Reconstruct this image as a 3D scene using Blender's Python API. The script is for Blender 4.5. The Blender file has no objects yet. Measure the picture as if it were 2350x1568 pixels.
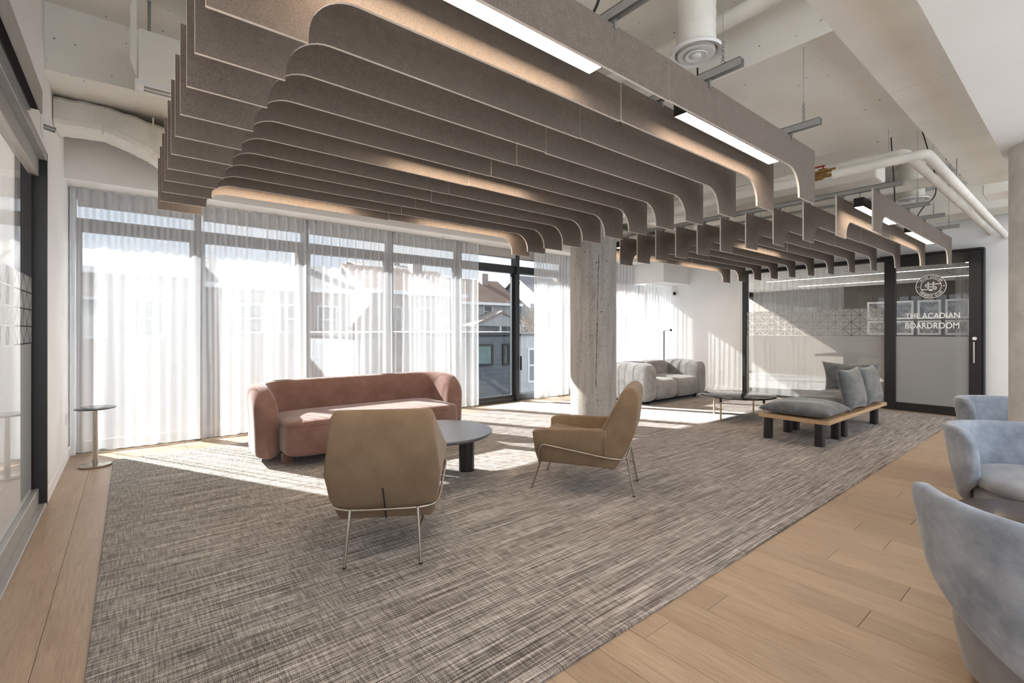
import bpy, bmesh, math, random
from mathutils import Vector, Matrix
random.seed(7)
PI = math.pi
sc = bpy.context.scene

# ------------------------------------------------------------------ camera
F_PX, HORIZON = 1086.7, 759.0
EYE = 1.25
cam = bpy.data.cameras.new('camera')
cam.sensor_width = 36.0
cam.lens = 36.0 * F_PX / 2350.0
cam.shift_y = -(784.0 - HORIZON) / 2350.0
cam.clip_start = 0.05
cam.clip_end = 300
cam_ob = bpy.data.objects.new('camera', cam)
sc.collection.objects.link(cam_ob)
cam_ob.location = (0, 0, EYE)
cam_ob.rotation_euler = (PI / 2, 0, math.atan2(-0.6285, 0.7778))
sc.camera = cam_ob

# ------------------------------------------------------------------ world, sun, exposure
world = bpy.data.worlds.new('sky')
sc.world = world
world.use_nodes = True
wn = world.node_tree.nodes
wl = world.node_tree.links
wn.clear()
w_out = wn.new('ShaderNodeOutputWorld')
w_bg = wn.new('ShaderNodeBackground')
w_tc = wn.new('ShaderNodeTexCoord')
w_no = wn.new('ShaderNodeTexNoise')
w_no.inputs['Scale'].default_value = 3.0
w_no.inputs['Detail'].default_value = 5.0
w_rm = wn.new('ShaderNodeValToRGB')
w_rm.color_ramp.elements[0].position = 0.38
w_rm.color_ramp.elements[0].color = (0.74, 0.85, 1.0, 1)
w_rm.color_ramp.elements[1].position = 0.66
w_rm.color_ramp.elements[1].color = (1.0, 0.99, 0.97, 1)
wl.new(w_tc.outputs['Generated'], w_no.inputs['Vector'])
wl.new(w_no.outputs['Fac'], w_rm.inputs['Fac'])
wl.new(w_rm.outputs['Color'], w_bg.inputs['Color'])
w_bg.inputs['Strength'].default_value = 0.54
wl.new(w_bg.outputs['Background'], w_out.inputs['Surface'])

sun = bpy.data.lights.new('sun', 'SUN')
sun.energy = 14.5
sun.angle = math.radians(0.6)
sun.color = (1.0, 0.985, 0.955)
sun_ob = bpy.data.objects.new('sun', sun)
sc.collection.objects.link(sun_ob)
SUN_DIR = Vector((0.52, -1.0, -0.681))
sun_ob.rotation_euler = SUN_DIR.to_track_quat('-Z', 'Y').to_euler()
sun_ob.location = (-6, 14, 12)

sc.view_settings.view_transform = 'Standard'
sc.view_settings.look = 'None'
sc.view_settings.gamma = 1.0
sc.view_settings.use_curve_mapping = False
sc.view_settings.exposure = 2.08
sc.cycles.adaptive_threshold = 0.05
sc.cycles.use_light_tree = False
sc.cycles.max_bounces = 6
sc.cycles.diffuse_bounces = 4
sc.cycles.glossy_bounces = 3
sc.cycles.transmission_bounces = 3
sc.cycles.transparent_max_bounces = 8
sc.cycles.caustics_reflective = False
sc.cycles.caustics_refractive = False
sc.cycles.sample_clamp_indirect = 6.0

# ------------------------------------------------------------------ helpers: colour and materials
def lin(c):
    c = c / 255.0
    return c / 12.92 if c <= 0.04045 else ((c + 0.055) / 1.055) ** 2.4

def rgb(r, g, b):
    return (lin(r), lin(g), lin(b), 1.0)

class NT:
    """small wrapper around a node tree"""
    def __init__(self, name):
        self.m = bpy.data.materials.new(name)
        self.m.use_nodes = True
        self.t = self.m.node_tree
        self.n = self.t.nodes
        self.n.clear()
        self.out = self.n.new('ShaderNodeOutputMaterial')
    def add(self, kind, **kw):
        nd = self.n.new(kind)
        for k, v in kw.items():
            if k == 'op':
                nd.operation = v
            elif k == 'blend':
                nd.blend_type = v
            else:
                key = k.replace('_', ' ')
                nd.inputs[key].default_value = v
        return nd
    def ln(self, a, b):
        self.t.links.new(a, b)
    def math(self, op, a, b=None, c=None):
        nd = self.n.new('ShaderNodeMath')
        nd.operation = op
        for i, v in enumerate((a, b, c)):
            if v is None:
                continue
            if isinstance(v, (int, float)):
                nd.inputs[i].default_value = v
            else:
                self.ln(v, nd.inputs[i])
        return nd.outputs[0]
    def pos(self):
        return self.n.new('ShaderNodeNewGeometry').outputs['Position']
    def obj(self):
        return self.n.new('ShaderNodeTexCoord').outputs['Object']
    def mapping(self, vec, scale=(1, 1, 1), loc=(0, 0, 0), rot=(0, 0, 0)):
        nd = self.n.new('ShaderNodeMapping')
        nd.inputs['Scale'].default_value = scale
        nd.inputs['Location'].default_value = loc
        nd.inputs['Rotation'].default_value = rot
        self.ln(vec, nd.inputs['Vector'])
        return nd.outputs['Vector']
    def noise(self, vec, scale=5.0, detail=3.0, rough=0.55):
        nd = self.n.new('ShaderNodeTexNoise')
        nd.inputs['Scale'].default_value = scale
        nd.inputs['Detail'].default_value = detail
        nd.inputs['Roughness'].default_value = rough
        self.ln(vec, nd.inputs['Vector'])
        return nd.outputs['Fac']
    def ramp(self, fac, stops):
        nd = self.n.new('ShaderNodeValToRGB')
        el = nd.color_ramp.elements
        while len(el) > 1:
            el.remove(el[-1])
        el[0].position, el[0].color = stops[0]
        for p, c in stops[1:]:
            e = el.new(p)
            e.color = c
        self.ln(fac, nd.inputs['Fac'])
        return nd.outputs['Color']
    def mix(self, fac, a, b, blend='MIX'):
        nd = self.n.new('ShaderNodeMix')
        nd.data_type = 'RGBA'
        nd.blend_type = blend
        for s, v in ((nd.inputs[0], fac), (nd.inputs[6], a), (nd.inputs[7], b)):
            if isinstance(v, (int, float)):
                s.default_value = v
            elif isinstance(v, tuple):
                s.default_value = v
            else:
                self.ln(v, s)
        return nd.outputs[2]
    def bump(self, height, strength=0.3, dist=0.01):
        nd = self.n.new('ShaderNodeBump')
        nd.inputs['Strength'].default_value = strength
        nd.inputs['Distance'].default_value = dist
        self.ln(height, nd.inputs['Height'])
        return nd.outputs['Normal']
    def principled(self, color, rough=0.5, metal=0.0, normal=None, sheen=0.0, spec=0.5, emit=None, estr=0.0):
        p = self.n.new('ShaderNodeBsdfPrincipled')
        if isinstance(color, tuple):
            p.inputs['Base Color'].default_value = color
        else:
            self.ln(color, p.inputs['Base Color'])
        if isinstance(rough, (int, float)):
            p.inputs['Roughness'].default_value = rough
        else:
            self.ln(rough, p.inputs['Roughness'])
        p.inputs['Metallic'].default_value = metal
        p.inputs['Specular IOR Level'].default_value = spec
        if sheen:
            p.inputs['Sheen Weight'].default_value = sheen
            p.inputs['Sheen Roughness'].default_value = 0.4
        if normal is not None:
            self.ln(normal, p.inputs['Normal'])
        if emit:
            p.inputs['Emission Color'].default_value = emit
            p.inputs['Emission Strength'].default_value = estr
        self.ln(p.outputs['BSDF'], self.out.inputs['Surface'])
        return self.m

M = {}

def plain(key, col, rough=0.5, metal=0.0, spec=0.5, var=0.06, scale=14.0, bump=0.0, bscale=60.0, sheen=0.0):
    t = NT(key)
    p = t.pos()
    n = t.noise(p, scale, 4)
    dark = tuple(c * (1 - var * 2) for c in col[:3]) + (1,)
    lite = tuple(min(1, c * (1 + var * 2)) for c in col[:3]) + (1,)
    c = t.ramp(n, [(0.3, dark), (0.7, lite)])
    nm = t.bump(t.noise(p, bscale, 3), bump, 0.004) if bump else None
    M[key] = t.principled(c, rough, metal, nm, sheen, spec)
    return M[key]

plain('wall_paint', rgb(240, 240, 239), 0.75, var=0.012, scale=3, bump=0.05, bscale=220)
plain('ceiling_paint', rgb(244, 241, 232), 0.85, var=0.03, scale=2.2, bump=0.18, bscale=30)
plain('drywall', rgb(240, 239, 236), 0.8, var=0.015, scale=2)
plain('duct_wrap', rgb(232, 229, 220), 0.7, var=0.04, scale=6, bump=0.5, bscale=26)
plain('black_metal', rgb(30, 29, 28), 0.42, var=0.05, scale=9)
plain('frame_metal', rgb(44, 47, 50), 0.4, var=0.05, scale=9)
plain('anodised', rgb(168, 167, 164), 0.4, metal=0.15, var=0.03)
plain('nickel', rgb(176, 168, 156), 0.28, metal=0.95, var=0.03)
plain('steel', rgb(150, 150, 148), 0.4, metal=0.6, var=0.04)
plain('brass', rgb(196, 176, 146), 0.32, metal=0.6, var=0.04)
plain('valve_brass', rgb(150, 118, 70), 0.4, metal=0.7, var=0.08)
plain('valve_red', rgb(170, 40, 36), 0.45, var=0.05)
plain('black_rubber', rgb(22, 22, 22), 0.6, var=0.05)
plain('black_wood', rgb(34, 32, 31), 0.4, var=0.1, scale=20)
plain('white_plastic', rgb(238, 238, 236), 0.4, var=0.01)
plain('dark_hole', rgb(34, 32, 30), 0.9, var=0.05)
plain('plaster_blind', rgb(205, 203, 197), 0.85, var=0.02, scale=4)
plain('taupe_wall', rgb(104, 97, 91), 0.8, var=0.03, scale=3)
plain('ceiling_tile', rgb(226, 224, 218), 0.85, var=0.03, scale=40)
plain('picture_frame', rgb(240, 239, 236), 0.5, var=0.01)
plain('grey_siding', rgb(98, 104, 110), 0.7, var=0.05, scale=3)
plain('pale_siding', rgb(176, 178, 182), 0.75, var=0.04, scale=2)
plain('tan_siding', rgb(150, 140, 132), 0.75, var=0.05, scale=2)
plain('brown_roof', rgb(112, 92, 82), 0.85, var=0.12, scale=6)
plain('grey_roof', rgb(122, 120, 120), 0.85, var=0.1, scale=6)
plain('white_trim', rgb(232, 234, 236), 0.6, var=0.02)
plain('snow', rgb(240, 243, 248), 0.7, var=0.02, scale=1)
plain('asphalt', rgb(74, 76, 79), 0.8, var=0.06, scale=1)
plain('grey_carpet', rgb(118, 116, 114), 0.9, var=0.08, scale=30)
plain('bark', rgb(122, 104, 88), 0.9, var=0.15, scale=8)
plain('dark_window', rgb(52, 60, 66), 0.12, var=0.1, scale=0.8, spec=0.8)
plain('teal_window', rgb(96, 120, 118), 0.12, var=0.2, scale=1.5, spec=0.8)
plain('decal_white', rgb(246, 246, 244), 0.5, var=0.0)
plain('decal_dark', rgb(78, 73, 68), 0.6, var=0.02)
plain('table_brown', rgb(70, 60, 54), 0.3, var=0.1, scale=12)
plain('lamp_black', rgb(24, 22, 21), 0.5, var=0.04)

def mat_felt(key, col, amp):
    t = NT(key)
    p = t.pos()
    n1 = t.noise(p, 260, 2, 0.7)
    n2 = t.noise(p, 26, 4, 0.6)
    a = tuple(c * (1 - amp) for c in col[:3]) + (1,)
    b = tuple(min(1, c * (1 + amp)) for c in col[:3]) + (1,)
    c1 = t.ramp(n1, [(0.34, a), (0.66, b)])
    c2 = t.ramp(n2, [(0.3, (0.86, 0.86, 0.86, 1)), (0.7, (1, 1, 1, 1))])
    c = t.mix(1.0, c1, c2, 'MULTIPLY')
    M[key] = t.principled(c, 0.95, normal=t.bump(n1, 0.25, 0.002), sheen=0.15, spec=0.1)
mat_felt('felt', rgb(124, 113, 104), 0.24)
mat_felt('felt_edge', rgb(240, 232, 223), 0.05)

def mat_fabric(key, col, col2, weave=900, sheen=0.3, blotch=4.0, blotch_amp=0.12, bumpk=0.25):
    t = NT(key)
    p = t.pos()
    n = t.noise(p, blotch, 5, 0.6)
    w = t.noise(p, weave, 1, 0.5)
    c = t.mix(t.ramp(n, [(0.35, (0, 0, 0, 1)), (0.68, (1, 1, 1, 1))]), col, col2)
    c = t.mix(1.0, c, t.ramp(w, [(0.3, (0.84, 0.84, 0.84, 1)), (0.7, (1, 1, 1, 1))]), 'MULTIPLY')
    M[key] = t.principled(c, 0.85, normal=t.bump(w, bumpk, 0.001), sheen=sheen, spec=0.15)
mat_fabric('pink_velvet', rgb(126, 94, 84), rgb(144, 112, 102), 700, 0.5, 5)
mat_fabric('beige_fabric', rgb(128, 108, 86), rgb(142, 121, 98), 900, 0.2, 6)
mat_fabric('grey_velvet', rgb(130, 128, 126), rgb(160, 158, 156), 600, 0.4, 6)
mat_fabric('slate_velvet', rgb(92, 96, 98), rgb(120, 124, 126), 600, 0.45, 8)
mat_fabric('blue_velvet', rgb(132, 139, 150), rgb(174, 181, 192), 500, 0.35, 7, 0.2)
mat_fabric('blue_seat', rgb(138, 139, 143), rgb(160, 161, 164), 500, 0.3, 7)

plain('pale_concrete', rgb(206, 203, 197), 0.8, var=0.06, scale=7, bump=0.15, bscale=50)
def mat_concrete():
    t = NT('concrete')
    p = t.pos()
    big = t.noise(t.mapping(p, (1, 1, 0.5)), 4.5, 6, 0.65)
    fine = t.noise(p, 60, 4, 0.7)
    streak = t.noise(t.mapping(p, (9, 9, 0.7)), 2.2, 5, 0.6)
    pit = t.noise(p, 34, 1, 0.3)
    c = t.ramp(big, [(0.28, rgb(126, 119, 112)), (0.5, rgb(160, 154, 147)), (0.75, rgb(182, 178, 171))])
    c = t.mix(0.55, c, t.ramp(streak, [(0.3, rgb(110, 103, 96)), (0.5, rgb(166, 161, 154)), (0.8, rgb(186, 182, 175))]))
    c = t.mix(0.3, c, t.ramp(fine, [(0.3, rgb(120, 114, 107)), (0.7, rgb(220, 216, 210))]))
    c = t.mix(t.ramp(pit, [(0.22, (1, 1, 1, 1)), (0.26, (0, 0, 0, 1))]), c, rgb(92, 86, 80))
    M['concrete'] = t.principled(c, 0.75, normal=t.bump(fine, 0.25, 0.004), spec=0.3)
mat_concrete()

def mat_painted_concrete():
    t = NT('painted_concrete')
    p = t.pos()
    big = t.noise(p, 1.6, 5, 0.6)
    pit = t.noise(p, 24, 2, 0.5)
    c = t.ramp(big, [(0.3, rgb(237, 233, 223)), (0.7, rgb(247, 245, 238))])
    c = t.mix(t.ramp(pit, [(0.24, (1, 1, 1, 1)), (0.28, (0, 0, 0, 1))]), c, rgb(120, 112, 98))
    M['painted_concrete'] = t.principled(c, 0.85, normal=t.bump(t.noise(p, 14, 5, 0.6), 0.25, 0.01), spec=0.2)
mat_painted_concrete()

def mat_wood_floor():
    t = NT('wood_floor')
    p = t.pos()
    oi = t.n.new('ShaderNodeObjectInfo').outputs['Random']
    off = t.n.new('ShaderNodeCombineXYZ')
    t.ln(t.math('MULTIPLY', oi, 37.0), off.inputs[0])
    t.ln(t.math('MULTIPLY', oi, 91.0), off.inputs[1])
    va = t.n.new('ShaderNodeVectorMath')
    va.operation = 'ADD'
    t.ln(p, va.inputs[0])
    t.ln(off.outputs[0], va.inputs[1])
    v = va.outputs[0]
    grain = t.noise(t.mapping(v, (34, 1.6, 1)), 2.4, 6, 0.62)
    broad = t.noise(t.mapping(v, (5, 0.8, 1)), 2.0, 4, 0.5)
    pore = t.noise(t.mapping(v, (160, 5, 1)), 2.0, 2, 0.5)
    c = t.ramp(broad, [(0.25, rgb(152, 128, 104)), (0.55, rgb(174, 151, 127)), (0.85, rgb(190, 169, 146))])
    c = t.mix(0.45, c, t.ramp(grain, [(0.3, rgb(138, 114, 92)), (0.5, rgb(176, 152, 128)), (0.8, rgb(196, 176, 154))]))
    c = t.mix(0.16, c, t.ramp(pore, [(0.35, rgb(104, 84, 66)), (0.6, rgb(186, 164, 140))]))
    k = t.math('MULTIPLY_ADD', oi, 0.18, 0.90)
    cc = t.n.new('ShaderNodeCombineXYZ')
    for i in range(3):
        t.ln(k, cc.inputs[i])
    c = t.mix(1.0, c, cc.outputs[0], 'MULTIPLY')
    rg = t.math('MULTIPLY_ADD', grain, 0.12, 0.34)
    M['wood_floor'] = t.principled(c, rg, normal=t.bump(grain, 0.06, 0.002), spec=0.45)
mat_wood_floor()

def mat_oak():
    t = NT('oak')
    p = t.pos()
    g = t.noise(t.mapping(p, (1.5, 30, 30)), 2.5, 5, 0.6)
    c = t.ramp(g, [(0.3, rgb(176, 142, 106)), (0.7, rgb(206, 176, 140))])
    M['oak'] = t.principled(c, 0.45, spec=0.4)
    t = NT('dark_oak')
    p = t.pos()
    g = t.noise(t.mapping(p, (3, 40, 20), rot=(0, 0, 0.5)), 2.5, 5, 0.6)
    c = t.ramp(g, [(0.3, rgb(72, 70, 74)), (0.7, rgb(96, 94, 98))])
    M['dark_oak'] = t.principled(c, 0.30, spec=0.6)
mat_oak()

def mat_carpet():
    t = NT('carpet')
    p = t.pos()
    sx = t.n.new('ShaderNodeSeparateXYZ')
    t.ln(p, sx.inputs[0])
    X, Y = sx.outputs[0], sx.outputs[1]
    # woven rows: narrow bands along X, diagonal stitches alternating direction
    row = t.math('DIVIDE', Y, 0.013)
    alt = t.math('MULTIPLY_ADD', t.math('MODULO', t.math('FLOOR', row), 2.0), 2.0, -1.0)
    wob = t.noise(p, 60, 2)
    diag = t.math('ADD', X, t.math('MULTIPLY', t.math('MULTIPLY', t.math('FRACT', row), alt), 0.007))
    diag = t.math('ADD', diag, t.math('MULTIPLY', wob, 0.004))
    st = t.math('FRACT', t.math('DIVIDE', diag, 0.0062))
    stitch = t.math('ABSOLUTE', t.math('MULTIPLY_ADD', st, 2.0, -1.0))
    # long threads along X and shorter ones along Y
    lx = t.noise(t.mapping(p, (0.6, 58, 1)), 2.2, 3, 0.75)
    lx2 = t.noise(t.mapping(p, (2.4, 120, 1), loc=(3, 5, 0)), 2.2, 2, 0.7)
    ly = t.noise(t.mapping(p, (62, 4.2, 1), loc=(8, 1, 0)), 2.0, 2, 0.7)
    big = t.noise(t.mapping(p, (0.8, 1.3, 1)), 1.0, 3, 0.5)
    tone = t.math('MULTIPLY_ADD', t.math('SUBTRACT', lx, 0.5), 1.35, 0.5)
    tone = t.math('ADD', tone, t.math('MULTIPLY', t.math('SUBTRACT', lx2, 0.5), 0.85))
    tone = t.math('ADD', tone, t.math('MULTIPLY', t.math('SUBTRACT', ly, 0.5), 0.58))
    tone = t.math('ADD', tone, t.math('MULTIPLY', t.math('SUBTRACT', stitch, 0.5), 0.40))
    warm = t.ramp(tone, [(0.22, rgb(58, 50, 46)), (0.40, rgb(102, 93, 87)), (0.55, rgb(140, 130, 123)), (0.74, rgb(222, 213, 206))])
    cool = t.ramp(tone, [(0.22, rgb(62, 62, 58)), (0.40, rgb(108, 107, 101)), (0.55, rgb(146, 144, 138)), (0.74, rgb(222, 220, 213))])
    side = t.math('MULTIPLY_ADD', X, -0.16, 0.55)
    side = t.math('ADD', side, t.math('MULTIPLY', t.math('SUBTRACT', big, 0.5), 1.6))
    cl = t.n.new('ShaderNodeClamp')
    t.ln(side, cl.inputs[0])
    c = t.mix(cl.outputs[0], warm, cool)
    h = t.math('ADD', stitch, t.math('MULTIPLY', lx, 1.5))
    M['carpet'] = t.principled(c, 0.95, normal=t.bump(h, 0.35, 0.003), sheen=0.15, spec=0.1)
mat_carpet()

def mat_glass(key, tint=(1, 1, 1, 1), ior=1.5):
    t = NT(key)
    fr = t.n.new('ShaderNodeFresnel')
    fr.inputs['IOR'].default_value = ior
    tr = t.n.new('ShaderNodeBsdfTransparent')
    tr.inputs['Color'].default_value = tint
    gl = t.n.new('ShaderNodeBsdfGlossy')
    gl.inputs['Roughness'].default_value = 0.0
    mx = t.n.new('ShaderNodeMixShader')
    t.ln(fr.outputs[0], mx.inputs[0])
    t.ln(tr.outputs[0], mx.inputs[1])
    t.ln(gl.outputs[0], mx.inputs[2])
    t.ln(mx.outputs[0], t.out.inputs['Surface'])
    M[key] = t.m
mat_glass('glass', (0.55, 0.57, 0.575, 1))
mat_glass('glass_partition', (0.94, 0.95, 0.94, 1), 1.62)
mat_glass('smoked_glass', (0.30, 0.28, 0.27, 1), 1.9)

def mat_sheer(key, opaque, k_trans, col=(0.96, 0.965, 0.98, 1)):
    t = NT(key)
    tr = t.n.new('ShaderNodeBsdfTransparent')
    tl = t.n.new('ShaderNodeBsdfTranslucent')
    df = t.n.new('ShaderNodeBsdfDiffuse')
    tl.inputs['Color'].default_value = col
    df.inputs['Color'].default_value = col
    m1 = t.n.new('ShaderNodeMixShader')
    m1.inputs[0].default_value = k_trans
    t.ln(df.outputs[0], m1.inputs[1])
    t.ln(tl.outputs[0], m1.inputs[2])
    lw = t.n.new('ShaderNodeLayerWeight')
    lw.inputs['Blend'].default_value = 0.5
    weave = t.noise(t.mapping(t.pos(), (1, 1, 0.15)), 380, 1)
    fac = t.math('MULTIPLY_ADD', lw.outputs['Facing'], 0.50, opaque)
    fac = t.math('ADD', fac, t.math('MULTIPLY', t.math('SUBTRACT', weave, 0.5), 0.10))
    cl = t.n.new('ShaderNodeClamp')
    t.ln(fac, cl.inputs[0])
    m2 = t.n.new('ShaderNodeMixShader')
    t.ln(cl.outputs[0], m2.inputs[0])
    t.ln(tr.outputs[0], m2.inputs[1])
    t.ln(m1.outputs[0], m2.inputs[2])
    t.ln(m2.outputs[0], t.out.inputs['Surface'])
    M[key] = t.m
mat_sheer('sheer', 0.42, 0.16)
mat_sheer('sheer_dense', 0.60, 0.15)
mat_sheer('sheer_inner', 0.34, 0.5)
mat_sheer('blind_cloth', 0.90, 0.25, (0.62, 0.61, 0.58, 1))

def mat_frost():
    t = NT('frosted_film')
    rf = t.n.new('ShaderNodeBsdfRefraction')
    rf.inputs['Roughness'].default_value = 0.45
    rf.inputs['IOR'].default_value = 1.02
    rf.inputs['Color'].default_value = (0.95, 0.96, 0.95, 1)
    df = t.n.new('ShaderNodeBsdfDiffuse')
    df.inputs['Color'].default_value = (0.86, 0.87, 0.86, 1)
    tl = t.n.new('ShaderNodeBsdfTranslucent')
    tl.inputs['Color'].default_value = (0.86, 0.87, 0.86, 1)
    a = t.n.new('ShaderNodeMixShader')
    a.inputs[0].default_value = 0.5
    t.ln(df.outputs[0], a.inputs[1])
    t.ln(tl.outputs[0], a.inputs[2])
    b = t.n.new('ShaderNodeMixShader')
    b.inputs[0].default_value = 0.62
    t.ln(rf.outputs[0], b.inputs[1])
    t.ln(a.outputs[0], b.inputs[2])
    t.ln(b.outputs[0], t.out.inputs['Surface'])
    M['frosted_film'] = t.m
mat_frost()

def mat_emit(key, col, strength):
    t = NT(key)
    e = t.n.new('ShaderNodeEmission')
    e.inputs['Color'].default_value = col
    e.inputs['Strength'].default_value = strength
    t.ln(e.outputs[0], t.out.inputs['Surface'])
    M[key] = t.m
mat_emit('lamp_diffuser', (1.0, 0.80, 0.60, 1), 10.0)
mat_emit('boardroom_lamp', (1.0, 0.95, 0.88, 1), 4.0)

def mat_print(key, seed):
    t = NT(key)
    o = t.obj()
    n = t.noise(t.mapping(o, (1, 5, 9), loc=(seed, seed * 2.1, seed)), 1.6, 5, 0.6)
    c = t.ramp(n, [(0.32, rgb(84, 84, 84)), (0.55, rgb(150, 149, 147)), (0.7, rgb(190, 189, 186))])
    M[key] = t.principled(c, 0.4)
for i in range(4):
    mat_print('print_%d' % i, i * 3.7 + 1)

# ------------------------------------------------------------------ helpers: meshes
COL = sc.collection

class G:
    def __init__(self):
        self.v = []
        self.f = []
    def add(self, vs, fs):
        b = len(self.v)
        self.v += [tuple(x) for x in vs]
        self.f += [tuple(i + b for i in f) for f in fs]
        return self
    def box(self, x0, x1, y0, y1, z0, z1):
        return self.add([(x0, y0, z0), (x1, y0, z0), (x1, y1, z0), (x0, y1, z0), (x0, y0, z1), (x1, y0, z1), (x1, y1, z1), (x0, y1, z1)],
                        [(0, 3, 2, 1), (4, 5, 6, 7), (0, 1, 5, 4), (1, 2, 6, 5), (2, 3, 7, 6), (3, 0, 4, 7)])
    def rbox(self, x0, x1, y0, y1, z0, z1, r=0.02, seg=3):
        bm = bmesh.new()
        bmesh.ops.create_cube(bm, size=1.0)
        for v in bm.verts:
            v.co = Vector((x0 + (v.co.x + .5) * (x1 - x0), y0 + (v.co.y + .5) * (y1 - y0), z0 + (v.co.z + .5) * (z1 - z0)))
        bmesh.ops.bevel(bm, geom=bm.edges[:], offset=r, segments=seg, profile=0.5, affect='EDGES')
        return self.frombm(bm)
    def frombm(self, bm):
        bm.verts.index_update()
        self.add([v.co[:] for v in bm.verts], [[v.index for v in f.verts] for f in bm.faces])
        bm.free()
        return self
    def prism(self, poly, a0, a1, axis='y', bevel=0.0, seg=3):
        """poly: 2d outline; axis y -> (x,z), x -> (y,z), z -> (x,y)"""
        def mk(p, a):
            if axis == 'y':
                return (p[0], a, p[1])
            if axis == 'x':
                return (a, p[0], p[1])
            return (p[0], p[1], a)
        n = len(poly)
        vs = [mk(p, a0) for p in poly] + [mk(p, a1) for p in poly]
        fs = [tuple(range(n - 1, -1, -1)), tuple(range(n, 2 * n))]
        fs += [(i, (i + 1) % n, n + (i + 1) % n, n + i) for i in range(n)]
        if not bevel:
            return self.add(vs, fs)
        bm = bmesh.new()
        bv = [bm.verts.new(v) for v in vs]
        for f in fs:
            bm.faces.new([bv[i] for i in f])
        bmesh.ops.recalc_face_normals(bm, faces=bm.faces[:])
        bmesh.ops.bevel(bm, geom=bm.edges[:], offset=bevel, segments=seg, profile=0.5, affect='EDGES')
        return self.frombm(bm)
    def tube(self, pts, r, n=8, caps=True):
        pts = [Vector(p) for p in pts]
        rs = r if isinstance(r, (list, tuple)) else [r] * len(pts)
        vs, fs = [], []
        up = None
        for i, p in enumerate(pts):
            a = pts[max(0, i - 1)]
            b = pts[min(len(pts) - 1, i + 1)]
            t = (b - a).normalized()
            if up is None:
                up = Vector((0, 0, 1)) if abs(t.z) < 0.9 else Vector((1, 0, 0))
            s = t.cross(up)
            if s.length < 1e-6:
                s = t.cross(Vector((1, 0.3, 0)))
            s.normalize()
            up = s.cross(t).normalized()
            for k in range(n):
                ang = 2 * PI * k / n
                vs.append(p + s * (rs[i] * math.cos(ang)) + up * (rs[i] * math.sin(ang)))
        m = len(pts)
        for i in range(m - 1):
            for k in range(n):
                k2 = (k + 1) % n
                fs.append((i * n + k, i * n + k2, (i + 1) * n + k2, (i + 1) * n + k))
        if caps:
            fs.append(tuple(range(n - 1, -1, -1)))
            fs.append(tuple((m - 1) * n + k for k in range(n)))
        return self.add(vs, fs)
    def lathe(self, prof, c=(0, 0, 0), n=32):
        vs, fs = [], []
        for r, z in prof:
            for k in range(n):
                a = 2 * PI * k / n
                vs.append((c[0] + r * math.cos(a), c[1] + r * math.sin(a), c[2] + z))
        for i in range(len(prof) - 1):
            for k in range(n):
                k2 = (k + 1) % n
                fs.append((i * n + k, i * n + k2, (i + 1) * n + k2, (i + 1) * n + k))
        fs.append(tuple(range(n - 1, -1, -1)))
        m = len(prof) - 1
        fs.append(tuple(m * n + k for k in range(n)))
        return self.add(vs, fs)
    def rings(self, rings, close=True, caps=True):
        """list of equally long vertex rings"""
        n = len(rings[0])
        vs = [v for r in rings for v in r]
        fs = []
        for i in range(len(rings) - 1):
            for k in range(n if close else n - 1):
                k2 = (k + 1) % n
                fs.append((i * n + k, i * n + k2, (i + 1) * n + k2, (i + 1) * n + k))
        if caps and close:
            fs.append(tuple(range(n - 1, -1, -1)))
            fs.append(tuple((len(rings) - 1) * n + k for k in range(n)))
        return self.add(vs, fs)
    def blob(self, c, h, e1=0.4, e2=0.4, nu=36, nv=20):
        """superellipsoid"""
        def sp(a, e):
            return math.copysign(abs(a) ** e, a)
        rings = []
        for j in range(nv + 1):
            t = -PI / 2 + PI * j / nv
            t = max(-PI / 2 + 1e-3, min(PI / 2 - 1e-3, t))
            rings.append([(c[0] + h[0] * sp(math.cos(t), e1) * sp(math.cos(2 * PI * k / nu), e2),
                           c[1] + h[1] * sp(math.cos(t), e1) * sp(math.sin(2 * PI * k / nu), e2),
                           c[2] + h[2] * sp(math.sin(t), e1)) for k in range(nu)])
        return self.rings(rings)
    def map(self, fn):
        self.v = [tuple(fn(*p)) for p in self.v]
        return self
    def mesh(self, name):
        me = bpy.data.meshes.new(name)
        me.from_pydata([tuple(map(float, p)) for p in self.v], [], self.f)
        bm = bmesh.new()
        bm.from_mesh(me)
        bmesh.ops.recalc_face_normals(bm, faces=bm.faces[:])
        bm.to_mesh(me)
        bm.free()
        return me

def shade(me, ang):
    if ang is None:
        return
    for p in me.polygons:
        p.use_smooth = True
    if ang < 179:
        bm = bmesh.new()
        bm.from_mesh(me)
        for e in bm.edges:
            if len(e.link_faces) == 2 and e.calc_face_angle(0) > math.radians(ang):
                e.smooth = False
        bm.to_mesh(me)
        bm.free()

def put(name, me, parent=None, loc=(0, 0, 0), rz=0.0):
    o = bpy.data.objects.new(name, me)
    COL.objects.link(o)
    o.location = loc
    o.rotation_euler = (0, 0, rz)
    if parent is not None:
        o.parent = parent
    return o

def part(name, g, mat, parent=None, smooth=None, loc=(0, 0, 0), rz=0.0, label=None):
    me = g.mesh(name)
    me.materials.append(M[mat])
    shade(me, smooth)
    o = put(name, me, parent, loc, rz)
    if label:
        o['label'] = label
    return o

def tag(o, label, cat, group=None, kind=None):
    o['label'] = label
    o['category'] = cat
    if group:
        o['group'] = group
    if kind:
        o['kind'] = kind
    return o

def thing(name, label, cat, loc=(0, 0, 0), rz=0.0, group=None):
    o = put(name, None, None, loc, rz)
    o.empty_display_size = 0.1
    return tag(o, label, cat, group)

def struct(name, g=None, mat=None, label=None, smooth=None, cat=None):
    if g is None:
        o = put(name, None)
    else:
        o = part(name, g, mat, None, smooth)
    o['kind'] = 'structure'
    if label:
        o['label'] = label
    if cat:
        o['category'] = cat
    return o

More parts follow.
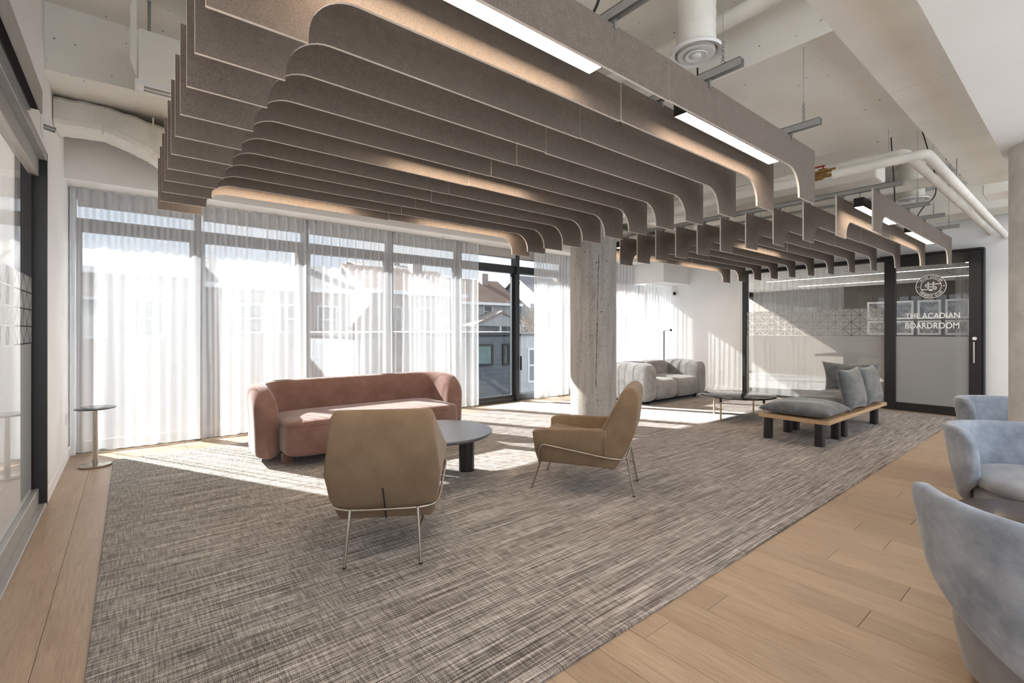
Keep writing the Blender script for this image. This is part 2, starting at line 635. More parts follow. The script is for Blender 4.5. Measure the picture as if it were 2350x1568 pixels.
def smoothpath(pts, r, n=6):
    """round the corners of a polyline"""
    pts = [Vector(p) for p in pts]
    out = [pts[0]]
    for i in range(1, len(pts) - 1):
        a, b, c = pts[i - 1], pts[i], pts[i + 1]
        d1, d2 = (a - b), (c - b)
        k = min(r, d1.length * 0.49, d2.length * 0.49)
        p, q = b + d1.normalized() * k, b + d2.normalized() * k
        for j in range(n + 1):
            t = j / n
            out.append(p * (1 - t) ** 2 + b * 2 * t * (1 - t) + q * t * t)
    out.append(pts[-1])
    return out

ORD = ['first', 'second', 'third', 'fourth', 'fifth', 'sixth', 'seventh', 'eighth', 'ninth', 'tenth', 'eleventh', 'twelfth', 'thirteenth']

# ================================================================== STRUCTURE
XL, XR, YW, YB = -0.47, 9.5, 6.55, -1.6
ZT = 3.60
YC = -0.6  # ceilings cut short here, back wall left out, so sky fill enters

# ---- floor with planks
fl = struct('floor', G().box(-0.7, XR + 0.1, YB, YW + 0.12, -0.2, -0.012), 'wood_floor', 'warm oak plank floor around the carpet', cat='floor')
PW, PL = 0.1905, 1.22
pm = G().rbox(0.0008, PW - 0.0008, 0.0008, PL - 0.0008, -0.012, 0.0, 0.0012, 1).mesh('plank')
pm.materials.append(M['wood_floor'])
nrow = int((XR - XL) / PW)
cnt = 0
for i in range(nrow + 1):
    x0 = XL + i * PW
    w = min(PW, XR - x0)
    off = (i * 0.47 + random.random() * 0.3) % PL
    y = YB + off - PL
    while y < YW + 0.1:
        y1 = y + PL
        vis = False
        if x0 > 0.75 and y1 > -0.15 and y < 1.24:
            vis = True
        if x0 < -0.10 and y1 > 2.0:
            vis = True
        if y1 > 5.9:
            vis = True
        if x0 > 9.15 and y1 > -0.1:
            vis = True
        if vis:
            o = put('plank', pm, fl, (x0, y, 0))
            if w < PW - 1e-4 or y1 > YW + 0.08:
                g = G().box(0.0008, w - 0.0008, 0.0008, min(PL, YW + 0.08 - y) - 0.0008, -0.012, 0.0)
                o.data = g.mesh('plank')
                o.data.materials.append(M['wood_floor'])
            cnt += 1
        y = y1

# ---- carpet
cp = G().rbox(-0.122, 9.2, 1.235, 5.93, 0.0, 0.012, 0.004, 2)
o = part('area_carpet', cp, 'carpet')
tag(o, 'large grey brown woven carpet with fine streaks under the lounge furniture', 'carpet')

# ---- left wall with an opening for the sliding glass door
D0, D1, DZ = 0.9, 4.755, 2.515
struct('wall_left', G().box(XL - 0.16, XL, D1, YW + 0.1, -0.1, ZT).box(XL - 0.16, XL, YB, D0, -0.1, ZT).box(XL - 0.16, XL, D0, D1, DZ, ZT),
       'wall_paint', 'white painted wall with a glass sliding door on the left', cat='wall')
struct('baseboard_left', G().rbox(XL, XL + 0.012, D1 + 0.02, YW - 0.1, 0.0, 0.10, 0.003, 1), 'wall_paint', 'white skirting along the left wall beside the curtain', cat='skirting')

# ---- far wall (X = XR): solid left of the glazing, above it and right of it
W0, W1 = 1.035, 4.385
struct('wall_far', G().box(XR, XR + 0.14, W1, YW + 0.1, -0.1, ZT).box(XR, XR + 0.14, YB, W0, -0.1, ZT).box(XR, XR + 0.14, W0, W1, 2.42, ZT),
       'wall_paint', 'white end wall holding the black framed glass partition', cat='wall')
struct('baseboard_far', G().rbox(XR - 0.012, XR, W1 + 0.01, 6.0, 0, 0.10, 0.003, 1).rbox(XR - 0.012, XR, YB, W0 - 0.02, 0, 0.10, 0.003, 1),
       'wall_paint', 'white skirting along the end wall', cat='skirting')

# ---- ceiling slab, dropped band along the column line, perimeter beam
ce = struct('ceiling', G().box(-0.7, XR + 0.15, YC, YW + 0.1, ZT, ZT + 0.2), 'painted_concrete', 'off white painted concrete ceiling slab', cat='ceiling')
struct('beam_1', G().box(3.41, 5.73, YC, 4.75, 3.12, ZT), 'painted_concrete', 'wide lower slab band crossing above the column', cat='beam')
def rough_beam():
    g = G()
    n = 60
    x0, x1 = XL, XR
    rings = []
    for i in range(n + 1):
        x = x0 + (x1 - x0) * i / n
        j = random.uniform(-0.006, 0.006)
        rings.append([(x, 4.715 + j, 3.12 + random.uniform(-0.004, 0.004)), (x, 5.45, 3.12), (x, 5.45, ZT), (x, 4.715, ZT)])
    return g.rings(rings)
struct('beam_2', rough_beam(), 'painted_concrete', 'rough cast concrete beam parallel to the windows', cat='beam')

# ---- soffit above the windows
struct('trim_1', G().box(XL, XR, 6.05, YW + 0.1, 2.675, ZT), 'drywall', 'white drywall soffit above the curtains', cat='soffit')
struct('trim_2', G().box(8.54, XR, 5.61, 6.05, 2.255, ZT).box(8.54, XR, 6.05, YW + 0.1, 2.255, 2.675), 'drywall', 'lower white bulkhead box in the far window corner', cat='bulkhead')

# ---- dropped ceilings on the right-hand side
struct('trim_3', G().box(0.6, XR, YC, 0.43, 2.50, 2.62), 'drywall', 'smooth white dropped ceiling above the blue chairs', cat='ceiling')
t4 = struct('trim_4', None, label='cream soffit panels between the dropped ceiling and the slab', cat='ceiling')
for a, b in ((0.6, 3.86), (3.864, 7.06)):
    part('soffit_panel', G().box(a, b, 0.43, 0.86, 2.80, 2.86), 'ceiling_paint', t4)

# ---- exterior canopy slab that shades the top of the windows, outer spandrel
struct('wall_outside', G().box(XL - 1.2, 15.5, YW + 0.11, YW + 0.80, 2.75, 3.05).box(XL - 1.2, 15.5, YW + 0.08, YW + 0.18, 2.66, 4.2).box(XL - 1.2, 15.5, YW - 0.05, YW + 0.2, -0.7, -0.02),
       'grey_siding', 'exterior slab edge above the windows', cat='wall')

# ---- window bays
MUL = [-0.45, 0.61, 1.78, 2.95, 4.13, 5.34, 6.53, 7.70, 8.87, 9.49]
for k in range(len(MUL) - 1):
    a, b = MUL[k], MUL[k + 1]
    wd = struct('window_%d' % (k + 1), None, label='dark framed full height window bay, %s from the left wall' % ORD[k], cat='window')
    part('mullion', G().rbox(a - (0.015 if k == 0 else 0.03), a + 0.03, YW - 0.12, YW + 0.05, 0, 2.70, 0.004, 1), 'white_trim' if k == 0 else 'frame_metal', wd)
    if k == len(MUL) - 2:
        part('mullion', G().rbox(b - 0.04, b + 0.005, YW - 0.12, YW + 0.05, 0, 2.70, 0.004, 1), 'frame_metal', wd)
    part('sill', G().rbox(a + 0.03, b - 0.03, YW - 0.06, YW + 0.04, 0.0, 0.075, 0.004, 1), 'frame_metal', wd)
    part('transom', G().rbox(a + 0.03, b - 0.03, YW - 0.06, YW + 0.04, 2.265, 2.395, 0.004, 1), 'frame_metal', wd)
    part('head', G().rbox(a + 0.03, b - 0.03, YW - 0.06, YW + 0.04, 2.60, 2.70, 0.004, 1), 'frame_metal', wd)
    # opening light with its own slim frame
    sash = G()
    sash.box(a + 0.03, a + 0.075, YW - 0.03, YW + 0.02, 0.075, 2.265)
    sash.box(b - 0.075, b - 0.03, YW - 0.03, YW + 0.02, 0.075, 2.265)
    sash.box(a + 0.075, b - 0.075, YW - 0.03, YW + 0.02, 0.075, 0.115)
    part('sash', sash, 'frame_metal', wd)
    part('pane', G().add([(a + 0.03, YW, 0.07), (b - 0.03, YW, 0.07), (b - 0.03, YW, 2.27), (a + 0.03, YW, 2.27)], [(0, 1, 2, 3)]), 'glass', wd)
    part('pane', G().add([(a + 0.03, YW, 2.39), (b - 0.03, YW, 2.39), (b - 0.03, YW, 2.62), (a + 0.03, YW, 2.62)], [(0, 1, 2, 3)]), 'glass', wd)
    if k == 5:
        part('handle', G().rbox(5.375, 5.395, YW - 0.155, YW - 0.12, 0.55, 0.80, 0.004, 1), 'black_metal', wd)
    # roller blind of the bay
    if k < 8:
        rb = thing('roller_blind', 'grey roller blind drawn up at the top of the window bay, %s from the left' % ORD[k], 'blind', ((a + b) / 2, YW - 0.09, 2.67), group='roller blinds above the curtains')
        h = (b - a) / 2 - 0.045
        part('fabric', G().box(-h, h, -0.001, 0.001, -0.145, 0.0), 'blind_cloth', rb)
        part('bottom_bar', G().rbox(-h, h, -0.008, 0.008, -0.165, -0.142, 0.003, 1), 'steel', rb)

# ---- round columns
def column(x, y, r, h, label, mat='concrete'):
    c = thing('concrete_column', label, 'column', (x, y, 0))
    part('shaft', G().lathe([(r, 0.0), (r, h * 0.25), (r, h * 0.5), (r, h * 0.75), (r, h)], n=64), mat, c, 40)
    return c
c1 = column(4.65, 4.09, 0.292, 3.13, 'round bare concrete column standing between the two felt baffle canopies')
pts = []
z = 0.55
ang = math.atan2(-4.09, -4.65) + 0.12
while z < 2.2:
    pts.append((0.2925 * math.cos(ang), 0.2925 * math.sin(ang), z))
    ang += random.uniform(-0.012, 0.012)
    z += random.uniform(0.015, 0.03)
part('form_seam', G().tube(pts, [random.uniform(0.001, 0.0045) for _ in pts], 5), 'dark_hole', c1)
column(4.80, 0.115, 0.28, 2.51, 'round pale concrete column behind the blue swivel chairs', 'pale_concrete')

# ================================================================== CURTAINS
def curtain(name, x0, x1, y, ztop, mat, label, group, seed, per=0.105, amp=0.058, axis='x', parent=None, zbot=0.015):
    """pleated heading with even folds that merge into fewer, broader ones lower down"""
    rnd = random.Random(seed)
    L = x1 - x0
    nf = max(3, int(L / per))
    # broad folds: irregular knots about every second pleat
    kn = [0.0]
    while kn[-1] < nf:
        kn.append(kn[-1] + rnd.choice((1.0, 2.0, 2.0, 3.0)))
    hgt = [rnd.uniform(-1.0, 1.0) if i % 2 else rnd.uniform(0.25, 1.0) for i in range(len(kn))]
    hgt = [(abs(h) * 0.7 + 0.3) * (1 if i % 2 else -1) for i, h in enumerate(hgt)]
    drift = [rnd.uniform(-0.7, 0.7) for _ in kn]
    def broad(p, w):
        for i in range(len(kn) - 1):
            a = kn[i] + drift[i] * w
            b = kn[i + 1] + drift[i + 1] * w
            if p <= b or i == len(kn) - 2:
                t = max(0.0, min(1.0, (p - a) / max(1e-3, b - a)))
                t = t * t * (3 - 2 * t)
                return hgt[i] * (1 - t) + hgt[i + 1] * t
    sub = 12
    NX = nf * sub
    ZS = [0.0, 0.02, 0.06, 0.14, 0.26, 0.40, 0.54, 0.67, 0.78, 0.87, 0.94, 0.975, 1.0]
    vs = []
    for zi in ZS:
        zz = zbot + (ztop - zbot) * zi
        w = min(1.0, (1.0 - zi) * 1.25) ** 0.7
        for i in range(NX + 1):
            p = i / sub
            fine = math.sin(2 * PI * p)
            bb = broad(p, w)
            yy = amp * ((1 - w) * 0.65 * fine + w * (1.05 * bb + 0.16 * fine))
            yy *= min(1.0, min(i, NX - i) / (0.6 * sub))
            sway = 0.012 * w * math.sin(p * 1.7 + seed)
            xx = x0 + L * i / NX + (sway if 0 < i < NX else 0.0)
            hem = 0.014 * (1 - bb) if zi == 0.0 else 0.0
            vs.append((xx, y + yy, zz + hem) if axis == 'x' else (y + yy, xx, zz + hem))
    g = G()
    n = NX + 1
    g.add(vs, [(j * n + i, j * n + i + 1, (j + 1) * n + i + 1, (j + 1) * n + i) for j in range(len(ZS) - 1) for i in range(NX)])
    me = g.mesh(name)
    me.materials.append(M[mat])
    shade(me, 180)
    o = put(name, me, parent)
    tag(o, label, 'curtain', group)
    return o

gr = 'white sheer window curtains'
curtain('sheer_curtain', -0.44, 1.20, 6.37, 2.665, 'sheer', 'white sheer curtain next to the left wall behind the slim side table', gr, 3)
curtain('sheer_curtain', 1.20, 2.84, 6.37, 2.665, 'sheer', 'white sheer curtain directly behind the pink sofa', gr, 5)
curtain('sheer_curtain', 2.84, 4.44, 6.37, 2.665, 'sheer', 'white sheer curtain drawn to the left edge of the uncovered window', gr, 8, per=0.085)
curtain('sheer_curtain', 5.66, 7.30, 6.37, 2.665, 'sheer_dense', 'white sheer curtain between the uncovered window and the concrete column', gr, 11, per=0.075)
curtain('sheer_curtain', 7.30, 9.44, 6.37, 2.665, 'sheer_dense', 'white sheer curtain behind the grey two seat sofa', gr, 14)
curtain('sheer_curtain', 8.57, 9.46, 6.06, 2.25, 'sheer_dense', 'shorter white sheer curtain under the corner bulkhead box', gr, 17)

# ================================================================== SLIDING GLASS DOORS AND PARTITION
def film_triangles(u0, u1, z0, z1, cell, gap):
    """band of frosted triangles, eight to a square cell, in (u, z)"""
    tri = []
    nz = max(1, round((z1 - z0) / cell))
    ch = (z1 - z0) / nz
    nu = max(1, round((u1 - u0) / cell))
    cw = (u1 - u0) / nu
    for i in range(nu):
        for j in range(nz):
            a, b = u0 + i * cw, u0 + (i + 1) * cw
            c, d = z0 + j * ch, z0 + (j + 1) * ch
            if (i + j) % 2:
                ts = [((a, c), (b, c), (a, d)), ((b, c), (b, d), (a, d))]
            else:
                ts = [((a, c), (b, c), (b, d)), ((a, c), (b, d), (a, d))]
            for t in ts:
                cx = sum(p[0] for p in t) / 3
                cy = sum(p[1] for p in t) / 3
                # inset toward the incentre so the clear joints keep one width
                A, B, C = [Vector((p[0], p[1])) for p in t]
                la, lb, lc = (B - C).length, (A - C).length, (A - B).length
                per = la + lb + lc
                inc = (A * la + B * lb + C * lc) / per
                area = abs((B - A).x * (C - A).y - (B - A).y * (C - A).x) / 2
                rr = 2 * area / per
                s = max(0.1, 1 - gap / rr)
                tri.append([(inc + (p - inc) * s)[:] for p in (A, B, C)])
    return tri

def film_part(parent, xp, y0, y1, name='film_pattern', z0=1.165, z1=1.62):
    g = G()
    for t in film_triangles(y0, y1, z0, z1, 0.115, 0.0045):
        g.add([(xp, p[0], p[1]) for p in t], [(0, 1, 2)])
    return part(name, g, 'frosted_film', parent, label='band of frosted triangle film')

def frost_part(parent, xp, y0, y1, z0, z1):
    return part('frosted_film', G().add([(xp, y0, z0), (xp, y1, z0), (xp, y1, z1), (xp, y0, z1)], [(0, 1, 2, 3)]), 'frosted_film', parent, label='frosted privacy film')

# far partition: fixed light
XP = XR - 0.03
fp = struct('window_10', None, label='fixed glass partition light with patterned film in front of the boardroom', cat='partition')
part('head_frame', G().rbox(XR - 0.09, XR + 0.05, W0, W1 + 0.03, 2.36, 2.425, 0.004, 1), 'black_metal', fp)
part('jamb', G().rbox(XR - 0.09, XR + 0.05, W1 - 0.03, W1 + 0.03, 0, 2.36, 0.004, 1), 'black_metal', fp)
part('sill', G().rbox(XR - 0.07, XR + 0.03, 2.13, W1 - 0.03, 0, 0.04, 0.004, 1), 'black_metal', fp)
part('pane', G().add([(XP, 2.13, 0.04), (XP, W1 - 0.03, 0.04), (XP, W1 - 0.03, 2.36), (XP, 2.13, 2.36)], [(0, 1, 2, 3)]), 'glass_partition', fp)
film_part(fp, XP - 0.004, 2.15, 4.35)
frost_part(fp, XP - 0.004, 2.13, W1 - 0.03, 0.04, 1.16)

# far sliding door leaf
dr = struct('door_1', None, label='black framed glass sliding door of the boardroom with white lettering', cat='door')
XD = XR - 0.10
def leaf_bar(y0, y1, z0, z1, nm):
    return part(nm, G().rbox(XD - 0.03, XD + 0.03, y0, y1, z0, z1, 0.004, 1), 'black_metal', dr)
leaf_bar(2.00, 2.145, 0.01, 2.40, 'stile')
leaf_bar(1.035, 1.165, 0.01, 2.40, 'stile')
leaf_bar(1.165, 2.00, 2.245, 2.40, 'top_rail')
leaf_bar(1.165, 2.00, 0.01, 0.13, 'bottom_rail')
part('track_cover', G().rbox(XR - 0.15, XR, 1.02, 2.2, 2.40, 2.43, 0.004, 1), 'black_metal', dr)
part('casing', G().rbox(XR - 0.13, XR, 1.005, 1.03, 0.0, 2.43, 0.004, 1), 'black_metal', dr)
part('pane', G().add([(XD, 1.165, 0.13), (XD, 2.0, 0.13), (XD, 2.0, 2.245), (XD, 1.165, 2.245)], [(0, 1, 2, 3)]), 'glass_partition', dr)
frost_part(dr, XD - 0.004, 1.165, 2.0, 0.13, 1.16)
hd = part('pull_handle', G().tube([(XD - 0.06, 1.11, 0.79), (XD - 0.06, 1.11, 1.09)], 0.010, 10), 'nickel', dr, 60)
part('standoff', G().tube([(XD - 0.06, 1.11, 0.83), (XD - 0.02, 1.11, 0.83)], 0.006, 8).tube([(XD - 0.06, 1.11, 1.05), (XD - 0.02, 1.11, 1.05)], 0.006, 8), 'nickel', hd)
def disc_x(x, y, z, r, t, n=24):
    return G().tube([(x, y, z), (x - t, y, z)], r, n)
part('lock_cylinder', disc_x(XD - 0.03, 1.105, 1.137, 0.024, 0.012), 'white_plastic', dr, 60)

# lettering and emblem on the door
def text_geo(s, size, bold=0.0):
    cu = bpy.data.curves.new('txt', 'FONT')
    cu.body = s
    cu.size = size
    cu.offset = bold
    cu.resolution_u = 3
    ob = bpy.data.objects.new('txt', cu)
    COL.objects.link(ob)
    dg = bpy.context.evaluated_depsgraph_get()
    me = ob.evaluated_get(dg).to_mesh()
    vs = [v.co[:] for v in me.vertices]
    fs = [tuple(p.vertices) for p in me.polygons]
    ob.evaluated_get(dg).to_mesh_clear()
    bpy.data.objects.remove(ob)
    bpy.data.curves.remove(cu)
    return vs, fs

def fit_text(g, s, u0, u1, v0, v1, xw, bold=0.0):
    """text scaled into the box u0..u1 (rightwards for the viewer) and v0..v1"""
    vs, fs = text_geo(s, 1.0, bold)
    xs = [p[0] for p in vs]
    ys = [p[1] for p in vs]
    ax, bx, ay, by = min(xs), max(xs), min(ys), max(ys)
    out = []
    for p in vs:
        u = u0 + (p[0] - ax) / (bx - ax) * (u1 - u0)
        v = v0 + (p[1] - ay) / (by - ay) * (v1 - v0)
        out.append((xw, -u, v))
    g.add(out, fs)

g = G()
fit_text(g, 'THE ACADIAN', -1.885, -1.262, 1.432, 1.517, XD - 0.006, 0.012)
fit_text(g, 'BOARDROOM', -1.885, -1.270, 1.280, 1.372, XD - 0.006, 0.012)
part('lettering', g, 'decal_white', dr, label='white vinyl lettering')

def ring(g, cx, cz, r0, r1, xw, n=64):
    vs = []
    for k in range(n):
        a = 2 * PI * k / n
        vs.append((xw, cx - r0 * math.cos(a), cz + r0 * math.sin(a)))
        vs.append((xw, cx - r1 * math.cos(a), cz + r1 * math.sin(a)))
    g.add(vs, [(2 * k, 2 * k + 1, (2 * k + 3) % (2 * n), (2 * k + 2) % (2 * n)) for k in range(n)])

EY, EZ, ER = 1.583, 1.916, 0.178
g = G()
n = 64
g.add([(XD - 0.005, EY - ER * math.cos(2 * PI * k / n), EZ + ER * math.sin(2 * PI * k / n)) for k in range(n)], [tuple(range(n))])
em = part('emblem', g, 'decal_dark', dr, label='round dark emblem')
g = G()
XE = XD - 0.008
ring(g, EY, EZ, ER * 0.955, ER * 1.0, XE)
ring(g, EY, EZ, ER * 0.645, ER * 0.685, XE)
def arc_text(g, s, r, h, a0, a1, flip):
    n = len(s)
    for i, ch in enumerate(s):
        if ch == ' ':
            continue
        a = a0 + (a1 - a0) * (i + 0.5) / n
        vs, fs = text_geo(ch, 1.0, 0.02)
        xs = [p[0] for p in vs]
        ys = [p[1] for p in vs]
        cx = (min(xs) + max(xs)) / 2
        k = h / 0.70
        kw = k * 0.95
        out = []
        for p in vs:
            lx, ly = (p[0] - cx) * kw, p[1] * k
            if not flip:
                rr = r + ly
                u = rr * math.cos(a) + lx * math.sin(a)
                v = rr * math.sin(a) - lx * math.cos(a)
            else:
                rr = r + h - ly
                u = rr * math.cos(a) - lx * math.sin(a)
                v = rr * math.sin(a) + lx * math.cos(a)
            out.append((XE, EY - u, EZ + v))
        g.add(out, fs)
arc_text(g, 'UNION STATION', ER * 0.745, ER * 0.15, math.radians(150), math.radians(30), False)
arc_text(g, 'MEMBERS CLUB', ER * 0.735, ER * 0.15, math.radians(212), math.radians(328), True)
def ribbon(g, pts, w):
    pts = [Vector((p[0], p[1])) for p in pts]
    vs = []
    for i, p in enumerate(pts):
        a, b = pts[max(0, i - 1)], pts[min(len(pts) - 1, i + 1)]
        t = (b - a).normalized()
        nrm = Vector((-t.y, t.x)) * w / 2
        for q in (p + nrm, p - nrm):
            vs.append((XE - 0.001, EY - q.x, EZ + q.y))
    g.add(vs, [(2 * i, 2 * i + 1, 2 * i + 3, 2 * i + 2) for i in range(len(pts) - 1)])
R1 = ER
w = 0.085 * R1
U = [(-0.17, 0.38)] + [(-0.17, -0.15)] + [(0.17 * math.cos(a), -0.17 + 0.17 * math.sin(a)) for a in [PI + PI * k / 10 for k in range(11)]] + [(0.17, 0.38)]
ribbon(g, [(p[0] * R1, p[1] * R1) for p in U], w)
S = [(0.62, 0.19), (-0.24, 0.19)] + [(-0.24 + 0.11 * math.cos(a), 0.08 + 0.11 * math.sin(a)) for a in [PI / 2 + PI * k / 8 for k in range(9)]] + [(0.24, -0.03)] \
    + [(0.24 + 0.11 * math.cos(a), -0.14 + 0.11 * math.sin(a)) for a in [PI / 2 - PI * k / 8 for k in range(9)]] + [(-0.62, -0.25)]
ribbon(g, [(p[0] * R1, p[1] * R1) for p in S], w * 0.8)
for s in (-1, 1):
    ribbon(g, [(s * 0.76 * R1, 0), (s * 0.9 * R1, 0)], w * 0.5)
part('emblem_lettering', g, 'decal_white', em, label='white ring lettering and monogram')

# left sliding door, recessed in the opening
XG = XL - 0.055
ld = struct('door_2', None, label='black framed glass sliding door in the left wall', cat='door')
part('jamb', G().rbox(XL - 0.15, XL + 0.012, D1 - 0.03, D1 + 0.012, 0, DZ + 0.01, 0.003, 1), 'black_metal', ld)
part('head_frame', G().rbox(XL - 0.15, XL + 0.012, D0, D1 - 0.03, DZ - 0.05, DZ + 0.01, 0.003, 1), 'anodised', ld)
part('stile', G().rbox(XG - 0.05, XG - 0.004, 4.66, 4.725, 0.02, DZ - 0.05, 0.003, 1), 'black_metal', ld)
part('top_rail', G().rbox(XG - 0.025, XG + 0.025, D0, 4.725, DZ - 0.17, DZ - 0.05, 0.003, 1), 'anodised', ld)
part('bottom_rail', G().rbox(XG - 0.025, XG + 0.025, D0, 4.725, 0.02, 0.13, 0.003, 1), 'anodised', ld)
part('threshold', G().rbox(XL - 0.15, XL + 0.01, D0, D1 - 0.03, 0.0, 0.02, 0.003, 1), 'anodised', ld)
part('pane', G().add([(XG, D0, 0.13), (XG, 4.722, 0.13), (XG, 4.722, DZ - 0.17), (XG, D0, DZ - 0.17)], [(0, 1, 2, 3)]), 'glass_partition', ld)
film_part(ld, XG - 0.004, D0 + 0.2, 4.70)
frost_part(ld, XG - 0.006, D0, 4.72, 0.13, 1.16)
trk = thing('door_track', 'brushed metal sliding door track on the left wall above the glass', 'door track', (XL, 3.0, 2.55))
part('rail_cover', G().prism([(0.0, 0.11), (0.075, 0.10), (0.075, -0.035), (0.066, -0.035), (0.066, 0.085), (0.0, 0.085)], -2.0, 0.88, 'y'), 'anodised', trk)
part('slot', G().box(0.012, 0.064, -2.0, 0.86, -0.02, 0.0), 'dark_hole', trk)
part('roller_guide', G().box(0.0, 0.03, -2.0, 0.84, -0.04, -0.02), 'steel', trk)

# small fittings on the walls
ws = thing('wall_sensor', 'small white bracketed sensor high on the left wall', 'sensor', (XL, 4.56, 2.655))
part('plate', G().rbox(0, 0.012, -0.045, 0.045, -0.06, 0.06, 0.003, 1), 'white_plastic', ws)
part('lens', G().tube([(0.012, 0, 0), (0.07, 0.01, -0.01)], 0.018, 10), 'steel', ws, 60)
so = thing('wall_socket', 'white socket plate low on the left wall by the curtain', 'socket', (XL, 6.16, 0.41))
part('plate', G().rbox(0, 0.006, -0.04, 0.04, -0.06, 0.06, 0.002, 1), 'white_plastic', so)
part('outlet', G().box(0.006, 0.008, -0.018, 0.018, -0.035, 0.035), 'plaster_blind', so)
sc2 = thing('security_camera', 'small white dome security camera on the end wall near the bulkhead', 'camera', (XR, 5.93, 2.08))
part('mount', G().tube([(0, 0, 0), (-0.045, 0, 0)], 0.055, 20), 'white_plastic', sc2, 60)
part('dome', G().blob((-0.055, 0, -0.005), (0.03, 0.036, 0.036), 1, 1, 20, 12), 'black_rubber', sc2, 180)

# ================================================================== NEIGHBOURING ROOMS
# boardroom beyond the end wall
BX = 14.5
struct('floor_boardroom', G().box(XR + 0.1, BX + 0.1, 0.6, 6.65, -0.2, 0.0), 'grey_carpet', 'boardroom floor behind the frosted glass', cat='floor')
struct('wall_boardroom', G().box(BX, BX + 0.15, 0.5, 6.65, -0.1, 2.6).box(XR + 0.14, BX, 0.45, 0.6, -0.1, 2.6), 'taupe_wall', 'dark taupe boardroom wall carrying framed pictures', cat='wall')
bc = struct('ceiling_boardroom', G().box(XR + 0.14, BX, 0.6, 6.65, 2.40, 2.55), 'steel', 'suspended tile ceiling of the boardroom', cat='ceiling')
tile = G().rbox(0.006, 0.594, 0.006, 1.194, 0, 0.016, 0.003, 1).mesh('ceiling_tile')
tile.materials.append(M['ceiling_tile'])
for i in range(8):
    for j in range(5):
        put('ceiling_tile', tile, bc, (XR + 0.16 + i * 0.6, 0.62 + j * 1.2, 2.384))
struct('wall_boardroom_window', G().box(XR + 0.14, BX, 6.5, 6.65, 2.25, 2.6).box(XR + 0.14, BX, 6.5, 6.65, -0.1, 0.03).box(11.8, 11.9, 6.5, 6.65, 0, 2.3).box(13.1, 13.2, 6.5, 6.65, 0, 2.3), 'frame_metal', 'dark window frame of the boardroom', cat='wall')
for i, xx in enumerate((11.4, 13.2)):
    bl = thing('linear_light', 'thin lit line across the boardroom ceiling, %s from the glass' % ORD[i], 'light', (xx, 2.9, 2.38), group='boardroom ceiling lights')
    part('housing', G().box(-0.02, 0.02, -1.9, 1.9, -0.012, 0.004), 'white_trim', bl)
    part('diffuser', G().box(-0.005, 0.005, -1.88, 1.88, -0.016, -0.0125), 'boardroom_lamp', bl)
gr = 'boardroom sheer curtains'
curtain('sheer_curtain', 2.80, 4.34, 9.74, 2.36, 'sheer_inner', 'sheer curtain behind the fixed boardroom glass', gr, 21, per=0.10, amp=0.03, axis='y')
curtain('sheer_curtain', 1.05, 1.36, 9.74, 2.36, 'sheer_inner', 'narrow gathered sheer curtain behind the handle side of the boardroom door', gr, 23, per=0.08, amp=0.03, axis='y')
frames = []
rowname = ('upper', 'lower')
for r, (za, zb) in enumerate(((1.52, 1.965), (1.15, 1.49))):
    for k in range(4):
        y1 = 3.66 - k * 0.49
        y0 = y1 - 0.42
        fr = thing('framed_picture', '%s row white framed grey photograph on the boardroom wall, %s from the left' % (rowname[r], ORD[k]), 'picture', (BX, (y0 + y1) / 2, (za + zb) / 2), group='boardroom pictures')
        w, h = (y1 - y0) / 2, (zb - za) / 2
        g = G()
        b = 0.045
        g.box(-0.03, 0, -w, w, h - b, h).box(-0.03, 0, -w, w, -h, -h + b).box(-0.03, 0, -w, -w + b, -h + b, h - b).box(-0.03, 0, w - b, w, -h + b, h - b)
        part('frame', g, 'picture_frame', fr)
        part('photograph', G().box(-0.012, 0, -w + b, w - b, -h + b, h - b), 'print_%d' % ((k + 2 * r) % 4), fr)
tb = thing('boardroom_table', 'long dark table blurred behind the frosted boardroom glass', 'table', (12.2, 2.6, 0))
part('table_top', G().rbox(-0.6, 0.6, -1.3, 1.3, 0.70, 0.74, 0.01, 2), 'dark_oak', tb)
for sy in (-0.8, 0.8):
    part('leg', G().rbox(-0.35, 0.35, sy - 0.04, sy + 0.04, 0, 0.70, 0.005, 1), 'black_metal', tb)

# room beyond the left door
struct('floor_side_room', G().box(-4.2, XL - 0.16, YB, 6.65, -0.2, 0.0), 'wood_floor', 'floor of the room behind the left glass door', cat='floor')
struct('wall_side_room', G().box(-4.2, XL - 0.16, 6.55, 6.65, -0.1, 2.9).box(-4.2, XL - 0.16, YB, 6.65, 2.75, 2.9), 'wall_paint', 'white end wall of the room behind the left glass door', cat='wall')

# ================================================================== FELT BAFFLES
ZTOP, ZBODY, ZTAB, TH = 2.555, 2.357, 2.170, 0.0125
TABW, RAD, LEN, JOINT = 0.277, 0.165, 3.712, 1.847
def baffle_half(left):
    a = TABW
    pts = [(0, ZTAB), (a, ZTAB), (a, ZBODY - RAD)]
    n = 10
    for k in range(1, n + 1):
        t = PI - (PI / 2) * k / n
        pts.append((a + RAD + RAD * math.cos(t), ZBODY - RAD + RAD * math.sin(t)))
    end = JOINT - 0.002 if left else LEN - JOINT - 0.002
    pts += [(end, ZBODY), (end, ZTOP), (0, ZTOP)]
    if not left:
        pts = [(LEN - x, z) for x, z in pts][::-1]
    g = G().prism(pts, -TH / 2, TH / 2, 'y')
    me = g.mesh('panel')
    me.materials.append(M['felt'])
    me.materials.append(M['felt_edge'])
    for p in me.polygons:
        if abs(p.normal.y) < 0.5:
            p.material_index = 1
    return me
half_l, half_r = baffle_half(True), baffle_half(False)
Y0, DY = 1.300, 0.2875
GX = (0.168, 5.300)
canopy = ('nearer', 'farther')
